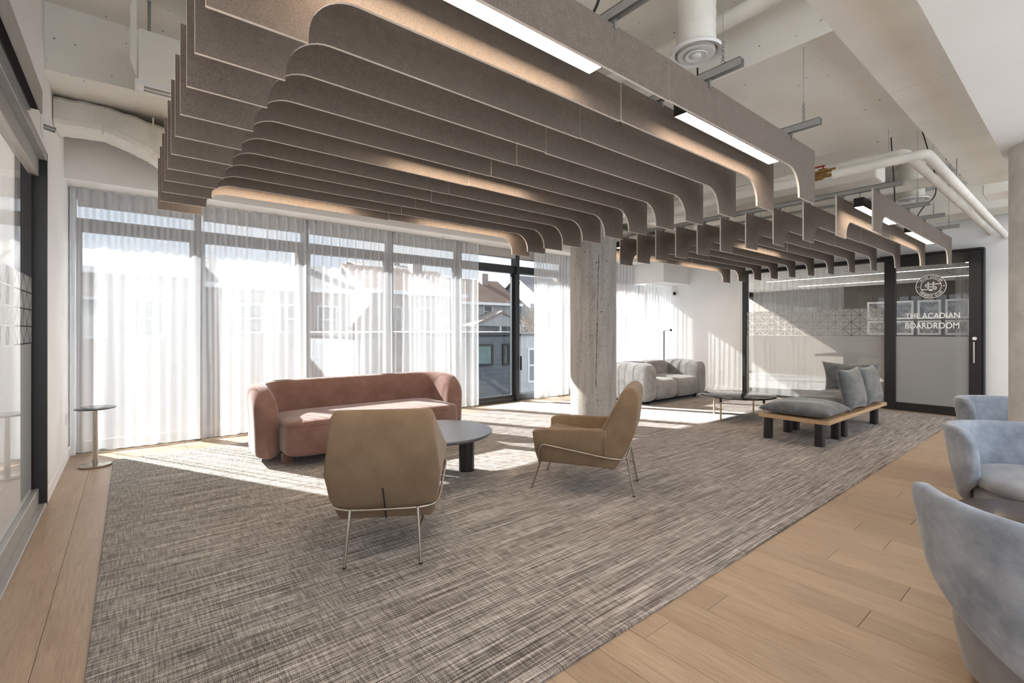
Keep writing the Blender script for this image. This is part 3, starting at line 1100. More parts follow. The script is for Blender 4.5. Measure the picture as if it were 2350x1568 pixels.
for gi, gx in enumerate(GX):
    for i in range(12):
        b = thing('felt_baffle', '%s grey felt baffle of the %s ceiling canopy, counted from the wood floor side' % (ORD[i], canopy[gi]), 'ceiling baffle',
                  (gx, Y0 + DY * i, 0), group='felt baffles of the %s canopy' % canopy[gi])
        jz = random.uniform(-0.003, 0.003)
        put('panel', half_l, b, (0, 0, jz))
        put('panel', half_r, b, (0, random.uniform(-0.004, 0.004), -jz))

# ---- suspension rails across the baffles
def chain(g, x, y, z0, z1):
    g.tube([(x, y, z0 + 0.12), (x, y, z1)], 0.0016, 5)
    z = z0
    k = 0
    while z < z0 + 0.13:
        r = 0.016 if k == 0 else 0.008
        pts = []
        for j in range(9):
            a = 2 * PI * j / 8
            d = r * math.cos(a)
            pts.append((x + (d if k % 2 == 0 else 0), y + (0 if k % 2 == 0 else d), z + r + r * math.sin(a)))
        g.tube(pts, 0.0022, 5, False)
        z += 2 * r - 0.003
        k += 1
RX = ((0.62, 1.61, 2.39, 3.46), (5.48, 6.60, 7.38, 8.30))
for gi in range(2):
    for k, x in enumerate(RX[gi]):
        r = thing('suspension_rail', 'grey steel channel across the %s canopy, %s from its left end' % (canopy[gi], ORD[k]), 'rail', (x, 0, 2.60), group='suspension rails')
        top = 0.52 if 3.41 < x < 5.73 else ZT - 2.60
        g = G().box(-0.0205, -0.0175, 1.12, 4.62, -0.02, 0.021).box(0.0175, 0.0205, 1.12, 4.62, -0.02, 0.021).box(-0.0205, 0.0205, 1.12, 4.62, 0.018, 0.021)
        part('channel', g, 'anodised', r)
        for yy in (1.22, 2.85, 4.45):
            g = G()
            chain(g, 0, yy, 0.02, top)
            part('hanger', g, 'steel', r, 180)
        for i in range(12):
            part('clip', G().box(-0.008, 0.008, Y0 + DY * i - 0.012, Y0 + DY * i + 0.012, -0.065, -0.02), 'steel', r)

# ---- linear lamps between the baffles
def lamp(x, row, gi, label):
    yy = Y0 + DY * (row + 0.5)
    l = thing('linear_lamp', label, 'lamp', (x, yy, 2.44), group='linear lamps between the baffles')
    L = 1.20
    g = G().box(0, L, -0.040, -0.036, -0.002, 0.085).box(0, L, 0.036, 0.040, -0.002, 0.085).box(0, L, -0.040, 0.040, 0.081, 0.085).box(0, 0.004, -0.036, 0.036, -0.002, 0.081).box(L - 0.004, L, -0.036, 0.036, -0.002, 0.081)
    part('housing', g, 'lamp_black', l)
    part('diffuser', G().box(0.004, L - 0.004, -0.0358, 0.0358, 0.0, 0.006), 'lamp_diffuser', l)
    for rx in RX[gi]:
        if 0.0 < rx - x < L:
            part('rod', G().tube([(rx - x, 0, 0.085), (rx - x, 0, 0.165)], 0.003, 6), 'steel', l)
side = {0: 'wood floor side', 5: 'middle', 10: 'window side'}
for gi, gx in enumerate((0.0, 4.98)):
    for row, xs in ((0, (0.46, 2.355)), (5, (1.40,)), (10, (0.46, 2.355))):
        for k, x in enumerate(xs):
            w = ('left end of the ', 'right end of the ')[k] if len(xs) > 1 else 'centre of the '
            lamp(x + gx, row, gi, 'lit linear lamp at the %s%s canopy on its %s' % (w, canopy[gi], side[row]) if row != 5 else 'lit linear lamp in the middle row of the %s canopy' % canopy[gi])

# ---- black lamp cables
def cable(name, pts, label, r=0.006):
    o = part(name, G().tube(smoothpath(pts, 0.2, 6), r, 7), 'black_rubber', None, 180)
    tag(o, label, 'cable', 'black power cables')
cable('power_cable', [(1.50, 1.36, 2.53), (1.54, 1.30, 2.66), (1.50, 1.33, 2.9), (1.52, 1.5, ZT)], 'black cable above the nearest baffle left of the round air diffuser')
cable('power_cable', [(3.07, 1.75, 2.50), (3.10, 1.76, 2.85), (3.16, 1.80, 3.10), (3.16, 1.81, ZT)], 'black cable rising behind the round air diffuser')
cable('power_cable', [(7.18, 1.36, 2.53), (7.20, 1.28, 2.70), (7.27, 1.18, 2.80), (7.27, 1.18, 3.05), (7.25, 1.3, ZT)], 'black cable looping above the farther canopy')
cable('power_cable', [(6.50, 1.40, 2.53), (6.52, 1.40, 2.64), (6.75, 1.45, 2.85), (6.8, 1.5, ZT)], 'short black cable above the farther canopy lamp')

# ================================================================== DUCTS, PIPES, DIFFUSERS
def diffuser(x, y, z, r, label):
    d = thing('air_diffuser', label, 'air diffuser', (x, y, z), group='round ceiling air diffusers')
    prof = [(r * 0.72, 0.0)]
    for k in range(0, 14):
        zz = 0.03 + k * (ZT - z - 0.03) / 13
        prof += [(r * 0.72 + 0.004 * (k % 2), zz)]
    part('duct', G().lathe(prof, n=36), 'duct_wrap', d, 50)
    ringp = [(r * 0.80, 0.03), (r * 0.97, 0.012), (r, -0.002), (r * 0.97, -0.012), (r * 0.80, -0.004), (r * 0.76, 0.006), (r * 0.76, 0.03)]
    part('outer_ring', G().lathe(ringp, n=40), 'white_plastic', d, 60)
    part('throat', G().lathe([(r * 0.76, 0.02), (0.001, 0.021)], n=32), 'dark_hole', d)
    part('cone', G().lathe([(r * 0.46, -0.006), (r * 0.66, -0.016), (r * 0.70, -0.012), (r * 0.66, -0.004), (r * 0.46, 0.006)], n=36), 'white_plastic', d, 60)
    part('cone', G().lathe([(r * 0.22, -0.012), (r * 0.40, -0.022), (r * 0.42, -0.018), (r * 0.38, -0.010), (r * 0.22, 0.0)], n=36), 'white_plastic', d, 60)
    part('centre_button', G().blob((0, 0, -0.018), (r * 0.20, r * 0.20, 0.014), 1, 1, 20, 10), 'white_plastic', d, 180)
diffuser(2.86, 1.64, 3.05, 0.165, 'round white air diffuser on a drop duct above the nearer canopy')
diffuser(8.62, 1.66, 3.10, 0.20, 'round white air diffuser on a drop duct above the farther canopy')

# wavy wrapped duct near the window wall, running off above the canopy
def wrapped_duct():
    rings = []
    prof = [(-0.465, 3.095, 2.885), (-0.30, 3.108, 2.90), (-0.18, 3.108, 2.905), (0.0, 3.085, 2.85), (0.12, 3.06, 2.80), (0.22, 3.04, 2.745), (0.5, 3.0, 2.72), (1.2, 2.99, 2.72), (3.0, 2.99, 2.72), (6.0, 2.99, 2.72), (8.4, 2.99, 2.72)]
    for k in range(len(prof) - 1):
        a, b = prof[k], prof[k + 1]
        n = 8
        for j in range(n + (1 if k == len(prof) - 2 else 0)):
            t = j / n
            x = a[0] + (b[0] - a[0]) * t
            zt = a[1] + (b[1] - a[1]) * t + 0.004 * math.sin(x * 40)
            zb = a[2] + (b[2] - a[2]) * t + random.uniform(-0.004, 0.004)
            yf, yb = 5.14 + random.uniform(-0.003, 0.003), 5.88
            zbb = zb + 0.11
            c = 0.03
            rings.append([(x, yf, zb + c), (x, yf, zt - c), (x, yf + c, zt), (x, yb - c, zt), (x, yb, zt - c), (x, yb, zbb + c), (x, yb - c, zbb), (x, yf + 0.45, zb + 0.04), (x, yf + c, zb)])
    return G().rings(rings)
wd = thing('wrapped_duct', 'cream wrapped air duct sagging beside the concrete beam at the left wall', 'duct', (0, 0, 0))
part('casing', wrapped_duct(), 'duct_wrap', wd, 40)
for x in (-0.17, 0.16):
    part('joint_band', G().box(x - 0.006, x + 0.006, 5.132, 5.142, 2.86, 3.09), 'duct_wrap', wd)

# slot diffuser plenum hanging left of the canopy
sd = thing('slot_plenum', 'white plenum box with a two slot air grille left of the canopy', 'air grille', (0.05, 4.2, 3.0))
part('box', G().box(0.0, 1.6, 0.0, 0.22, 0.0, 0.36), 'ceiling_paint', sd)
part('end_flange', G().prism([(-0.01, 0.62), (-0.045, 0.50), (-0.045, 0.12), (-0.01, 0.02)], 0.0, 0.03, 'y'), 'ceiling_paint', sd)
g = G().box(-0.02, 1.62, -0.015, 0.0, -0.035, 0.0).box(-0.02, 1.62, 0.10, 0.115, -0.035, 0.0).box(-0.02, 0.03, 0.0, 0.10, -0.035, 0.0).box(0.03, 1.62, 0.042, 0.058, -0.035, 0.0)
part('grille_frame', g, 'white_plastic', sd)
for k in range(2):
    y = 0.008 + 0.055 * k
    part('slot', G().box(0.03, 1.6, y, y + 0.03, -0.012, -0.002), 'dark_hole', sd)
part('hanger_strap', G().box(0.05, 0.07, 0.05, 0.06, 0.36, 0.60), 'steel', sd)

# painted pipe beside the slab band, insulated pipes in the gap between the canopies
def pipe(name, pts, r, mat, label, cat='pipe', rad=0.1, group='ceiling pipes'):
    o = part(name, G().tube(smoothpath(pts, rad, 6), r, 14), mat, None, 50)
    return tag(o, label, cat, group)
pipe('painted_pipe', [(3.22, 0.5, 3.40), (3.22, 4.70, 3.40)], 0.055, 'ceiling_paint', 'cream painted pipe running along the dark slab band edge')
def lagged_pipe(label, x, y, z, r, handle):
    p = thing('insulated_pipe', label, 'pipe', (0, 0, 0), group='ceiling pipes')
    part('lagging', G().tube(smoothpath([(x, 1.40, z), (x, y, z), (9.495, y, z)], 0.05, 4), r, 16), 'duct_wrap', p, 60)
    part('lagging', G().tube([(x, 3.6, z), (x, 1.60, z)], r, 16), 'duct_wrap', p, 60)
    part('valve_body', G().tube([(x, 1.60, z), (x, 1.40, z)], 0.015, 12).tube([(x, 1.535, z), (x, 1.475, z)], 0.028, 12), 'valve_brass', p, 60)
    if handle:
        part('valve_handle', G().box(x - 0.013, x + 0.013, 1.49, 1.66, z + 0.045, z + 0.052).tube([(x, 1.505, z), (x, 1.505, z + 0.05)], 0.007, 8), 'valve_red', p)
    if not handle:
        part('pipe_hanger', G().tube([(x + 1.2, y, z + r), (x + 1.2, y, 2.80)], 0.004, 6), 'steel', p)
lagged_pipe('white insulated pipe with a red valve handle turning along the ceiling', 4.70, 0.945, 2.635, 0.036, True)
lagged_pipe('lower white insulated pipe beside the one with the red valve', 4.60, 0.80, 2.565, 0.036, False)
pipe('painted_pipe', [(8.15, 0.45, 3.2), (8.15, 5.1, 3.2)], 0.07, 'ceiling_paint', 'thick cream pipe crossing above the far end of the farther canopy')
pipe('painted_pipe', [(6.25, 0.9, 3.45), (6.25, 4.70, 3.45)], 0.05, 'ceiling_paint', 'cream pipe crossing the ceiling above the start of the farther canopy')
o = part('supply_duct', G().rbox(8.85, 9.42, 0.45, 4.60, 2.86, 3.25, 0.02, 2), 'ceiling_paint')
tag(o, 'cream rectangular duct along the top of the end wall', 'duct')
o = part('supply_duct', G().rbox(6.70, 7.05, 1.6, 4.712, 3.02, 3.30, 0.02, 2), 'ceiling_paint')
tag(o, 'cream rectangular duct crossing above the farther canopy', 'duct')
o = part('drop_box', G().rbox(7.3, 7.7, 0.40, 0.80, 2.74, 3.5, 0.01, 1), 'ceiling_paint')
tag(o, 'grey cream duct box at the end of the cream soffit panels', 'duct')
for k, (x, y) in enumerate(((6.0, 0.70), (6.35, 0.72), (6.7, 0.70))):
    o = part('hanger_wire', G().tube([(x, y + 0.2, 2.86), (x, y + 0.2, ZT)], 0.005, 5), 'steel')
    tag(o, 'thin ceiling wire above the soffit panels, %s from the column' % ORD[k], 'hanger wire', 'soffit hanger wires')

for k, x in enumerate((3.72, 7.0)):
    dl = thing('smoke_detector', 'small white disc detector under the window soffit, %s' % ('above the uncovered window' if k == 0 else 'past the concrete column'), 'detector', (x, 6.22, 2.675))
    part('base', G().lathe([(0.055, 0.0), (0.055, -0.008)], n=24), 'white_plastic', dl, 50)
    part('cap', G().lathe([(0.042, -0.008), (0.038, -0.020), (0.012, -0.026)], n=24), 'white_plastic', dl, 50)
for k, (x, y, w) in enumerate(((4.05, 0.75, 'beside the cream soffit panels'), (4.9, 2.2, 'over the gap between the two canopies'))):
    sk = thing('sprinkler_head', 'small pipe drop with sprinkler head %s' % w, 'sprinkler', (x, y, 3.12))
    part('drop', G().tube([(0, 0, 0), (0, 0, -0.07)], 0.010, 8), 'steel', sk)
    part('deflector', G().lathe([(0.022, -0.085), (0.022, -0.082)], n=14).tube([(0, 0, -0.07), (0, 0, -0.084)], 0.006, 6), 'steel', sk)

# ================================================================== FURNITURE
def sp(a, e):
    return math.copysign(abs(a) ** e, a)

# ---- pink curved sofa
ps = thing('curved_sofa', 'dusty pink velvet sofa with a rounded tub back', 'sofa', (1.99, 4.98, 0.012))
def pink_shell():
    path = []
    for k in range(26):
        t = (k / 25) ** 1.6
        path.append((-1.0, -0.25 + 0.33 * t))
    for k in range(1, 13):
        a = PI - (PI / 2) * k / 12
        path.append((-0.72 + 0.28 * math.cos(a), 0.08 + 0.28 * math.sin(a)))
    for k in range(1, 7):
        path.append((-0.72 + 0.72 * k / 6, 0.36))
    full = path + [(-x, y) for x, y in path[-2::-1]]
    cum = [0.0]
    for i in range(1, len(full)):
        cum.append(cum[-1] + math.dist(full[i], full[i - 1]))
    tot = cum[-1]
    rings = []
    n = 28
    for i, (x, y) in enumerate(full):
        a, b = full[max(0, i - 1)], full[min(len(full) - 1, i + 1)]
        tx, ty = b[0] - a[0], b[1] - a[1]
        l = math.hypot(tx, ty)
        nx, ny = -ty / l, tx / l
        q = min(cum[i], tot - cum[i])
        e = min(1.0, q / 0.34)
        zt = 0.07 + 0.655 * (0.50 + 0.50 * math.sqrt(max(0, 1 - (1 - e) ** 2.0)))
        th = 0.108 * math.sqrt(max(0.02, 1 - (1 - min(1.0, q / 0.10)) ** 2))
        zc, hz = (zt + 0.07) / 2, (zt - 0.07) / 2
        ring = []
        for k in range(n):
            g_ = 2 * PI * k / n
            off = th * sp(math.cos(g_), 0.62)
            zz = zc + hz * sp(math.sin(g_), 0.42 if math.sin(g_) > 0 else 0.16)
            lean = 0.035 * ((zz - 0.07) / 0.66) ** 2
            ring.append((x + nx * (off - lean * -1.0), y + ny * (off + lean), zz))
        rings.append(ring)
    return G().rings(rings)
part('backrest', pink_shell(), 'pink_velvet', ps, 70)
part('seat_base', G().blob((0, -0.12, 0.240), (0.905, 0.385, 0.150), 0.20, 0.22, 60, 24), 'pink_velvet', ps, 70)
part('seat_cushion', G().blob((0, -0.12, 0.370), (0.90, 0.380, 0.066), 0.50, 0.22, 60, 20), 'pink_velvet', ps, 70)
for x in (-0.84, 0.84):
    for y in (-0.22, 0.30):
        part('foot', G().lathe([(0.045, 0.0), (0.052, 0.015), (0.055, 0.10)], (x, y, 0), 20), 'pink_velvet', ps, 50)

# ---- beige armchairs
def shell_w(z):
    pts = [(0.0, 0.24), (0.19, 0.25), (0.35, 0.292), (0.55, 0.315), (0.70, 0.285), (0.80, 0.255), (0.9, 0.25)]
    for (a, wa), (b, wb) in zip(pts, pts[1:]):
        if z <= b:
            return wa + (wb - wa) * (z - a) / (b - a)
    return pts[-1][1]
def armchair(loc, fwd, label):
    rz = math.atan2(fwd[1], fwd[0]) - PI / 2
    c = thing('armchair', label, 'armchair', loc, rz, 'beige armchairs')
    prof = [(0.33, 0.215), (0.345, 0.30), (0.335, 0.415), (0.10, 0.40), (-0.13, 0.375), (-0.20, 0.47), (-0.315, 0.785), (-0.375, 0.822), (-0.425, 0.79), (-0.425, 0.72), (-0.395, 0.49), (-0.33, 0.335), (-0.24, 0.19)]
    seat_p = [(0.335, 0.25), (0.345, 0.33), (0.33, 0.425), (0.10, 0.405), (-0.16, 0.375), (-0.26, 0.24), (-0.22, 0.20), (0.33, 0.225)]
    back_p = [(-0.165, 0.205), (-0.165, 0.36), (-0.155, 0.497), (-0.205, 0.585), (-0.30, 0.775), (-0.34, 0.815), (-0.385, 0.822), (-0.425, 0.79), (-0.432, 0.72), (-0.402, 0.49), (-0.335, 0.335), (-0.25, 0.195)]
    def body(poly, inset, bev):
        g = G()
        n = 14
        # strips across the width so that the taper bends smoothly
        bm = bmesh.new()
        vs = []
        for i in range(n + 1):
            u = -1 + 2 * i / n
            vs.append([bm.verts.new((u, p[0], p[1])) for p in poly])
        m = len(poly)
        for i in range(n):
            for k in range(m):
                bm.faces.new([vs[i][k], vs[i][(k + 1) % m], vs[i + 1][(k + 1) % m], vs[i + 1][k]])
        bm.faces.new(vs[0][::-1])
        bm.faces.new(vs[n])
        for v in bm.verts:
            v.co.x *= shell_w(v.co.z) - inset
        g.frombm(bm)
        return g
    def rounded(o, width, seg=3):
        md = o.modifiers.new('bevel', 'BEVEL')
        md.width = width
        md.segments = seg
        md.limit_method = 'ANGLE'
        md.angle_limit = math.radians(22)
        for p in o.data.polygons:
            p.use_smooth = True
    seat = part('seat', body(seat_p, 0.045, 0), 'beige_fabric', c)
    rounded(seat, 0.022)
    bk = G()
    g = body(back_p, 0.0, 0)
    back = part('backrest', g, 'beige_fabric', c)
    rounded(back, 0.028, 4)
    part('back_seam', G().tube([(-0.004, -0.366, 0.40), (0.0, -0.318, 0.30), (0.0, -0.255, 0.20)], 0.004, 6), 'dark_hole', c)
    arm_p = [(0.335, 0.215), (0.352, 0.30), (0.362, 0.465), (0.30, 0.487), (-0.165, 0.503), (-0.20, 0.50), (-0.20, 0.20), (-0.165, 0.205)]
    for s in (-1, 1):
        g = G().prism(arm_p, -0.034, 0.034, 'x', 0.014, 3)
        g.map(lambda x, y, z: (x + s * (shell_w(z) - 0.035 + 0.07 * max(0.0, y + 0.15) * max(0.0, z - 0.2) / 0.3), y, z))
        part('arm', g, 'beige_fabric', c, 40)
    # frame rod wrapping the shell
    rod = []
    half = [(0.262, 0.322, 0.205), (0.302, 0.322, 0.30), (0.328, 0.285, 0.372), (0.325, 0.22, 0.362), (0.292, -0.20, 0.294), (0.280, -0.295, 0.287), (0.21, -0.330, 0.280), (0.10, -0.333, 0.277)]
    rod = half + [(-x, y, z) for x, y, z in half[::-1]]
    part('frame_rod', G().tube(smoothpath(rod, 0.05, 4), 0.0075, 8), 'nickel', c, 60)
    for s in (-1, 1):
        part('leg', G().tube([(s * 0.252, 0.318, 0.215), (s * 0.245, 0.388, 0.0)], [0.0085, 0.007], 8), 'nickel', c, 60)
        rl = part('leg', G().tube([(s * 0.176, -0.338, 0.285), (s * 0.195, -0.388, 0.0)], [0.0085, 0.007], 8), 'nickel', c, 60)
        part('strut', G().tube([(s * 0.184, -0.362, 0.155), (s * 0.20, -0.20, 0.195)], 0.006, 8), 'nickel', c, 60)
        part('foot_pad', G().lathe([(0.010, 0.0), (0.010, 0.006)], (s * 0.195, -0.388, 0), 10), 'black_rubber', rl)
f1 = (0.516, 0.856)
armchair((1.035 + 0.387 * f1[0], 2.357 + 0.387 * f1[1], 0.0155), f1, 'beige armchair seen from behind in the foreground')
armchair((2.873, 2.600, 0.0155), (-0.539, 0.842), 'beige armchair seen from the side in front of the concrete column')

# ---- dark round coffee table
rt = thing('coffee_table', 'round dark wood coffee table on cylinder legs beside the pink sofa', 'coffee table', (2.018, 3.50, 0.012))
part('table_top', G().lathe([(0.455, 0.372), (0.463, 0.378), (0.465, 0.392), (0.460, 0.398)], n=72), 'dark_oak', rt, 50)
for k in range(3):
    a = math.radians((4, 118, 182)[k])
    part('leg', G().lathe([(0.068, 0.0), (0.068, 0.372)], (0.31 * math.cos(a), 0.31 * math.sin(a), 0), 28), 'black_wood', rt, 50)

# ---- slim side table by the left wall
st = thing('side_table', 'slim pedestal side table with thin round glass top by the left curtain', 'side table', (-0.244, 5.812, 0.0))
part('base', G().lathe([(0.117, 0.0), (0.119, 0.004), (0.119, 0.016), (0.114, 0.020)], n=40), 'nickel', st, 50)
part('stem', G().lathe([(0.021, 0.018), (0.019, 0.30), (0.017, 0.53)], n=18), 'nickel', st, 50)
part('table_top', G().lathe([(0.146, 0.53), (0.150, 0.533), (0.150, 0.538), (0.146, 0.541)], n=48), 'smoked_glass', st, 50)

# ---- grey two seat sofa
gs = thing('grey_sofa', 'grey velvet two seat sofa with bulging rounded modules by the end wall', 'sofa', (7.51, 5.06, 0.012))
part('arm', G().blob((-0.80, -0.02, 0.365), (0.155, 0.44, 0.325), 0.38, 0.42, 40, 24), 'grey_velvet', gs, 180)
part('arm', G().blob((0.80, -0.02, 0.365), (0.155, 0.42, 0.325), 0.38, 0.42, 40, 24), 'grey_velvet', gs, 180)
for s in (-1, 1):
    part('seat', G().blob((s * 0.335, -0.05, 0.235), (0.36, 0.40, 0.185), 0.45, 0.34, 44, 22), 'grey_velvet', gs, 180)
    part('backrest', G().blob((s * 0.335, 0.34, 0.42), (0.37, 0.15, 0.255), 0.42, 0.42, 40, 22), 'grey_velvet', gs, 180)
part('base', G().rbox(-0.78, 0.78, -0.34, 0.42, 0.035, 0.12, 0.02, 2), 'black_rubber', gs)
for x in (-0.72, 0.74):
    for y in (-0.30, 0.36):
        part('foot', G().lathe([(0.03, 0.0), (0.035, 0.05)], (x, y, 0), 14), 'black_rubber', gs)

# ---- daybed of two platforms
def pillow(w, d, h, nu=28, nv=28, flat=0.35, cc=0.07):
    """soft cushion centred at the origin, pinched seams, w along x, d along y"""
    top, bot = [], []
    for j in range(nv + 1):
        for i in range(nu + 1):
            u, v = -1 + 2 * i / nu, -1 + 2 * j / nv
            t = ((1 - abs(u) ** 3.2) * (1 - abs(v) ** 3.2)) ** 0.5
            x = w / 2 * u * (1 - cc * (1 - v * v))
            y = d / 2 * v * (1 - cc * (1 - u * u))
            wr = 0.006 * math.sin(7 * u + 3 * v) * t
            top.append((x, y, h * (1 - flat) * t + wr))
            bot.append((x, y, -h * flat * t))
    g = G()
    n = nu + 1
    fs = [(j * n + i, j * n + i + 1, (j + 1) * n + i + 1, (j + 1) * n + i) for j in range(nv) for i in range(nu)]
    b = len(top)
    fs2 = [(b + f[3], b + f[2], b + f[1], b + f[0]) for f in fs]
    g.add(top + bot, fs + fs2)
    # weld the rim
    me_v, remap, seen = [], {}, {}
    for i, p in enumerate(g.v):
        key = (round(p[0], 5), round(p[1], 5), round(p[2], 5))
        if key not in seen:
            seen[key] = len(me_v)
            me_v.append(p)
        remap[i] = seen[key]
    g.v = me_v
    g.f = [tuple(dict.fromkeys(remap[i] for i in f)) for f in g.f]
    g.f = [f for f in g.f if len(f) > 2]
    return g
def stand(g, tilt, base, rz):
    """stand a pillow up: its d axis becomes vertical, tilted back, then turned"""
    ct, stt = math.cos(tilt), math.sin(tilt)
    cz, sz = math.cos(rz), math.sin(rz)
    def fn(x, y, z):
        yy, zz = -z * ct - y * stt, y * ct - z * stt
        return (base[0] + x * cz - yy * sz, base[1] + x * sz + yy * cz, base[2] + zz)
    return g.map(fn)
def leg(parent, x, y, h, r=0.054):
    g = G()
    pts = []
    n = 20
    for k in range(n):
        a = 2 * PI * k / n
        pts.append((r * math.cos(a), max(-0.6 * r, r * math.sin(a))))
    g.prism([(x + p[0], y + p[1]) for p in pts], 0, h, 'z')
    part('leg', g, 'black_wood', parent, 40)
ot = thing('ottoman_bench', 'low oak platform bench with one slate grey cushion and black legs', 'bench', (6.015, 2.115, 0.012), group='oak platform seating')
part('platform', G().rbox(-0.355, 0.352, -0.355, 0.355, 0.245, 0.287, 0.004, 1), 'oak', ot)
part('cushion', pillow(0.74, 0.72, 0.165).map(lambda x, y, z: (x, y, z + 0.345)), 'slate_velvet', ot, 180)
for x, y in ((-0.265, 0.28), (0.265, 0.27), (-0.26, -0.245), (0.275, -0.235)):
    leg(ot, x, y, 0.245)
db = thing('platform_sofa', 'oak platform sofa with slate grey seat and upright back cushions', 'sofa', (7.085, 2.115, 0.012), group='oak platform seating')
part('platform', G().rbox(-0.710, 0.735, -0.355, 0.355, 0.245, 0.287, 0.004, 1), 'oak', db)
for k, x in enumerate((-0.34, 0.33)):
    part('seat_cushion', pillow(0.68, 0.66, 0.15).map(lambda a, b, c: (a + x, b + 0.03, c + 0.340)), 'slate_velvet', db, 180)
    part('back_cushion', stand(pillow(0.68, 0.50, 0.165, flat=0.5, cc=0.11), 0.20, (x - 0.02, -0.27, 0.545), PI), 'slate_velvet', db, 180)
part('back_cushion', stand(pillow(0.68, 0.50, 0.165, flat=0.5, cc=0.11), 0.16, (0.66, 0.03, 0.555), -PI / 2), 'slate_velvet', db, 180)
for x, y in ((-0.60, 0.265), (-0.585, -0.24), (0.615, -0.25), (0.615, 0.265)):
    leg(db, x, y, 0.245)

# ---- round smoked glass coffee table
gt = thing('glass_table', 'round smoked glass coffee table on thin metal legs between grey sofa and daybed', 'coffee table', (6.75, 3.23, 0.012))
part('table_top', G().lathe([(0.482, 0.318), (0.488, 0.321), (0.488, 0.328), (0.482, 0.331)], n=64), 'smoked_glass', gt, 50)
part('rim', G().lathe([(0.478, 0.310), (0.488, 0.310), (0.488, 0.319), (0.478, 0.319), (0.478, 0.310)], n=64), 'black_metal', gt)
for x, y in ((-0.43, 0.03), (0.02, 0.36), (0.44, -0.02), (-0.03, -0.37)):
    l = part('leg', G().lathe([(0.013, 0.0), (0.013, 0.25)], (x, y, 0), 14), 'brass', gt, 50)
    part('leg_sleeve', G().lathe([(0.016, 0.25), (0.016, 0.318)], (x, y, 0), 14), 'black_metal', l, 50)

# ---- thin floor lamp in the corner
lp = thing('floor_lamp', 'very thin black floor lamp standing behind the grey sofa', 'floor lamp', (8.72, 5.72, 0.0))
part('base', G().lathe([(0.11, 0.0), (0.11, 0.012), (0.02, 0.018)], n=28), 'lamp_black', lp, 50)
part('pole', G().tube([(0, 0, 0.012), (0, 0, 1.24)], 0.012, 10), 'lamp_black', lp, 60)
part('arm', G().tube([(-0.03, 0.0, 1.24), (0.13, -0.08, 1.262)], 0.006, 8), 'nickel', lp, 60)
part('head', G().tube([(0.13, -0.08, 1.285), (0.13, -0.08, 1.235)], 0.022, 14), 'lamp_black', lp, 60)

# ---- blue swivel chairs and the dark table between them
def blue_chair(x, y, rz, label, k=1.0):
    c = thing('swivel_chair', label, 'chair', (x, y, 0.0), rz, 'blue grey swivel chairs')
    n = 56
    rings = []
    A = math.radians(128)
    for i in range(n + 1):
        s = -1 + 2 * i / n
        ph = s * A
        e = abs(s)
        tip = math.sqrt(max(0.0, 1 - max(0.0, (e - 0.90) / 0.10) ** 2))
        up = max(0.0, (abs(ph) - math.radians(18)) / (A - math.radians(18)))
        zb = 0.05 + 0.36 * up ** 1.15
        zt = 0.685 + 0.02 * e ** 2
        mid = zb + (zt - zb) * 0.62
        zb2, zt2 = mid + (zb - mid) * (0.35 + 0.65 * tip), mid + (zt - mid) * (0.35 + 0.65 * tip)
        ring = []
        m = 24
        for q in range(m):
            a = 2 * PI * q / m
            zz = (zb2 + zt2) / 2 + (zt2 - zb2) / 2 * sp(math.sin(a), 0.30)
            th = 0.036 * (0.5 + 0.5 * tip) * sp(math.cos(a), 0.55)
            rr = 0.325 + 0.085 * (zz / 0.70) + 0.03 * up * (zz / 0.7) + th
            ring.append((rr * math.sin(ph), -rr * math.cos(ph), zz))
        rings.append(ring)
    part('shell', G().rings(rings), 'blue_velvet', c, 75)
    for s in (-1, 1):
        ph = s * math.radians(62)
        up = max(0.0, (abs(ph) - math.radians(18)) / (A - math.radians(18)))
        zb = 0.05 + 0.36 * up ** 1.15
        pts = []
        for q in range(9):
            zz = zb + 0.015 + (0.685 - zb - 0.03) * q / 8
            rr = 0.325 + 0.085 * (zz / 0.70) + 0.03 * up * (zz / 0.7) + 0.0355
            pts.append((rr * math.sin(ph), -rr * math.cos(ph), zz))
        part('seam', G().tube(pts, 0.0025, 5), 'slate_velvet', c)
    part('plinth', G().lathe([(0.27, 0.03), (0.30, 0.06), (0.325, 0.20), (0.33, 0.34), (0.31, 0.37)], (0, 0.03, 0), 48), 'blue_seat', c, 50)
    part('seat_cushion', G().blob((0, 0.05, 0.41), (0.335, 0.33, 0.055), 0.6, 0.75, 48, 16), 'blue_seat', c, 180)
    part('swivel_base', G().lathe([(0.24, 0.0), (0.24, 0.03)], (0, 0.03, 0), 36), 'black_metal', c)
blue_chair(2.40, -0.005, math.radians(-40), 'blue grey velvet swivel chair nearest the camera with its back turned')
blue_chair(3.92, 0.14, math.radians(100), 'blue grey velvet swivel chair whose round seat cushion faces the near chair')
blue_chair(5.52, 0.32, math.radians(95), 'blue grey chair half hidden behind the pale column on the right')
dt = thing('drum_table', 'dark brown round table between the two nearest blue chairs', 'side table', (3.10, 0.17, 0.0))
part('table_top', G().lathe([(0.265, 0.40), (0.27, 0.404), (0.27, 0.416), (0.265, 0.42)], n=48), 'table_brown', dt, 50)
part('stem', G().lathe([(0.03, 0.015), (0.03, 0.40)], n=16), 'black_metal', dt, 50)
part('base', G().lathe([(0.19, 0.0), (0.19, 0.012), (0.03, 0.02)], n=36), 'black_metal', dt, 50)

# ================================================================== OUTSIDE
struct('ground', G().box(-60, 120, YW + 0.8, 120, -4.1, -4.0), 'asphalt', 'grey ground outside the windows', cat='ground')

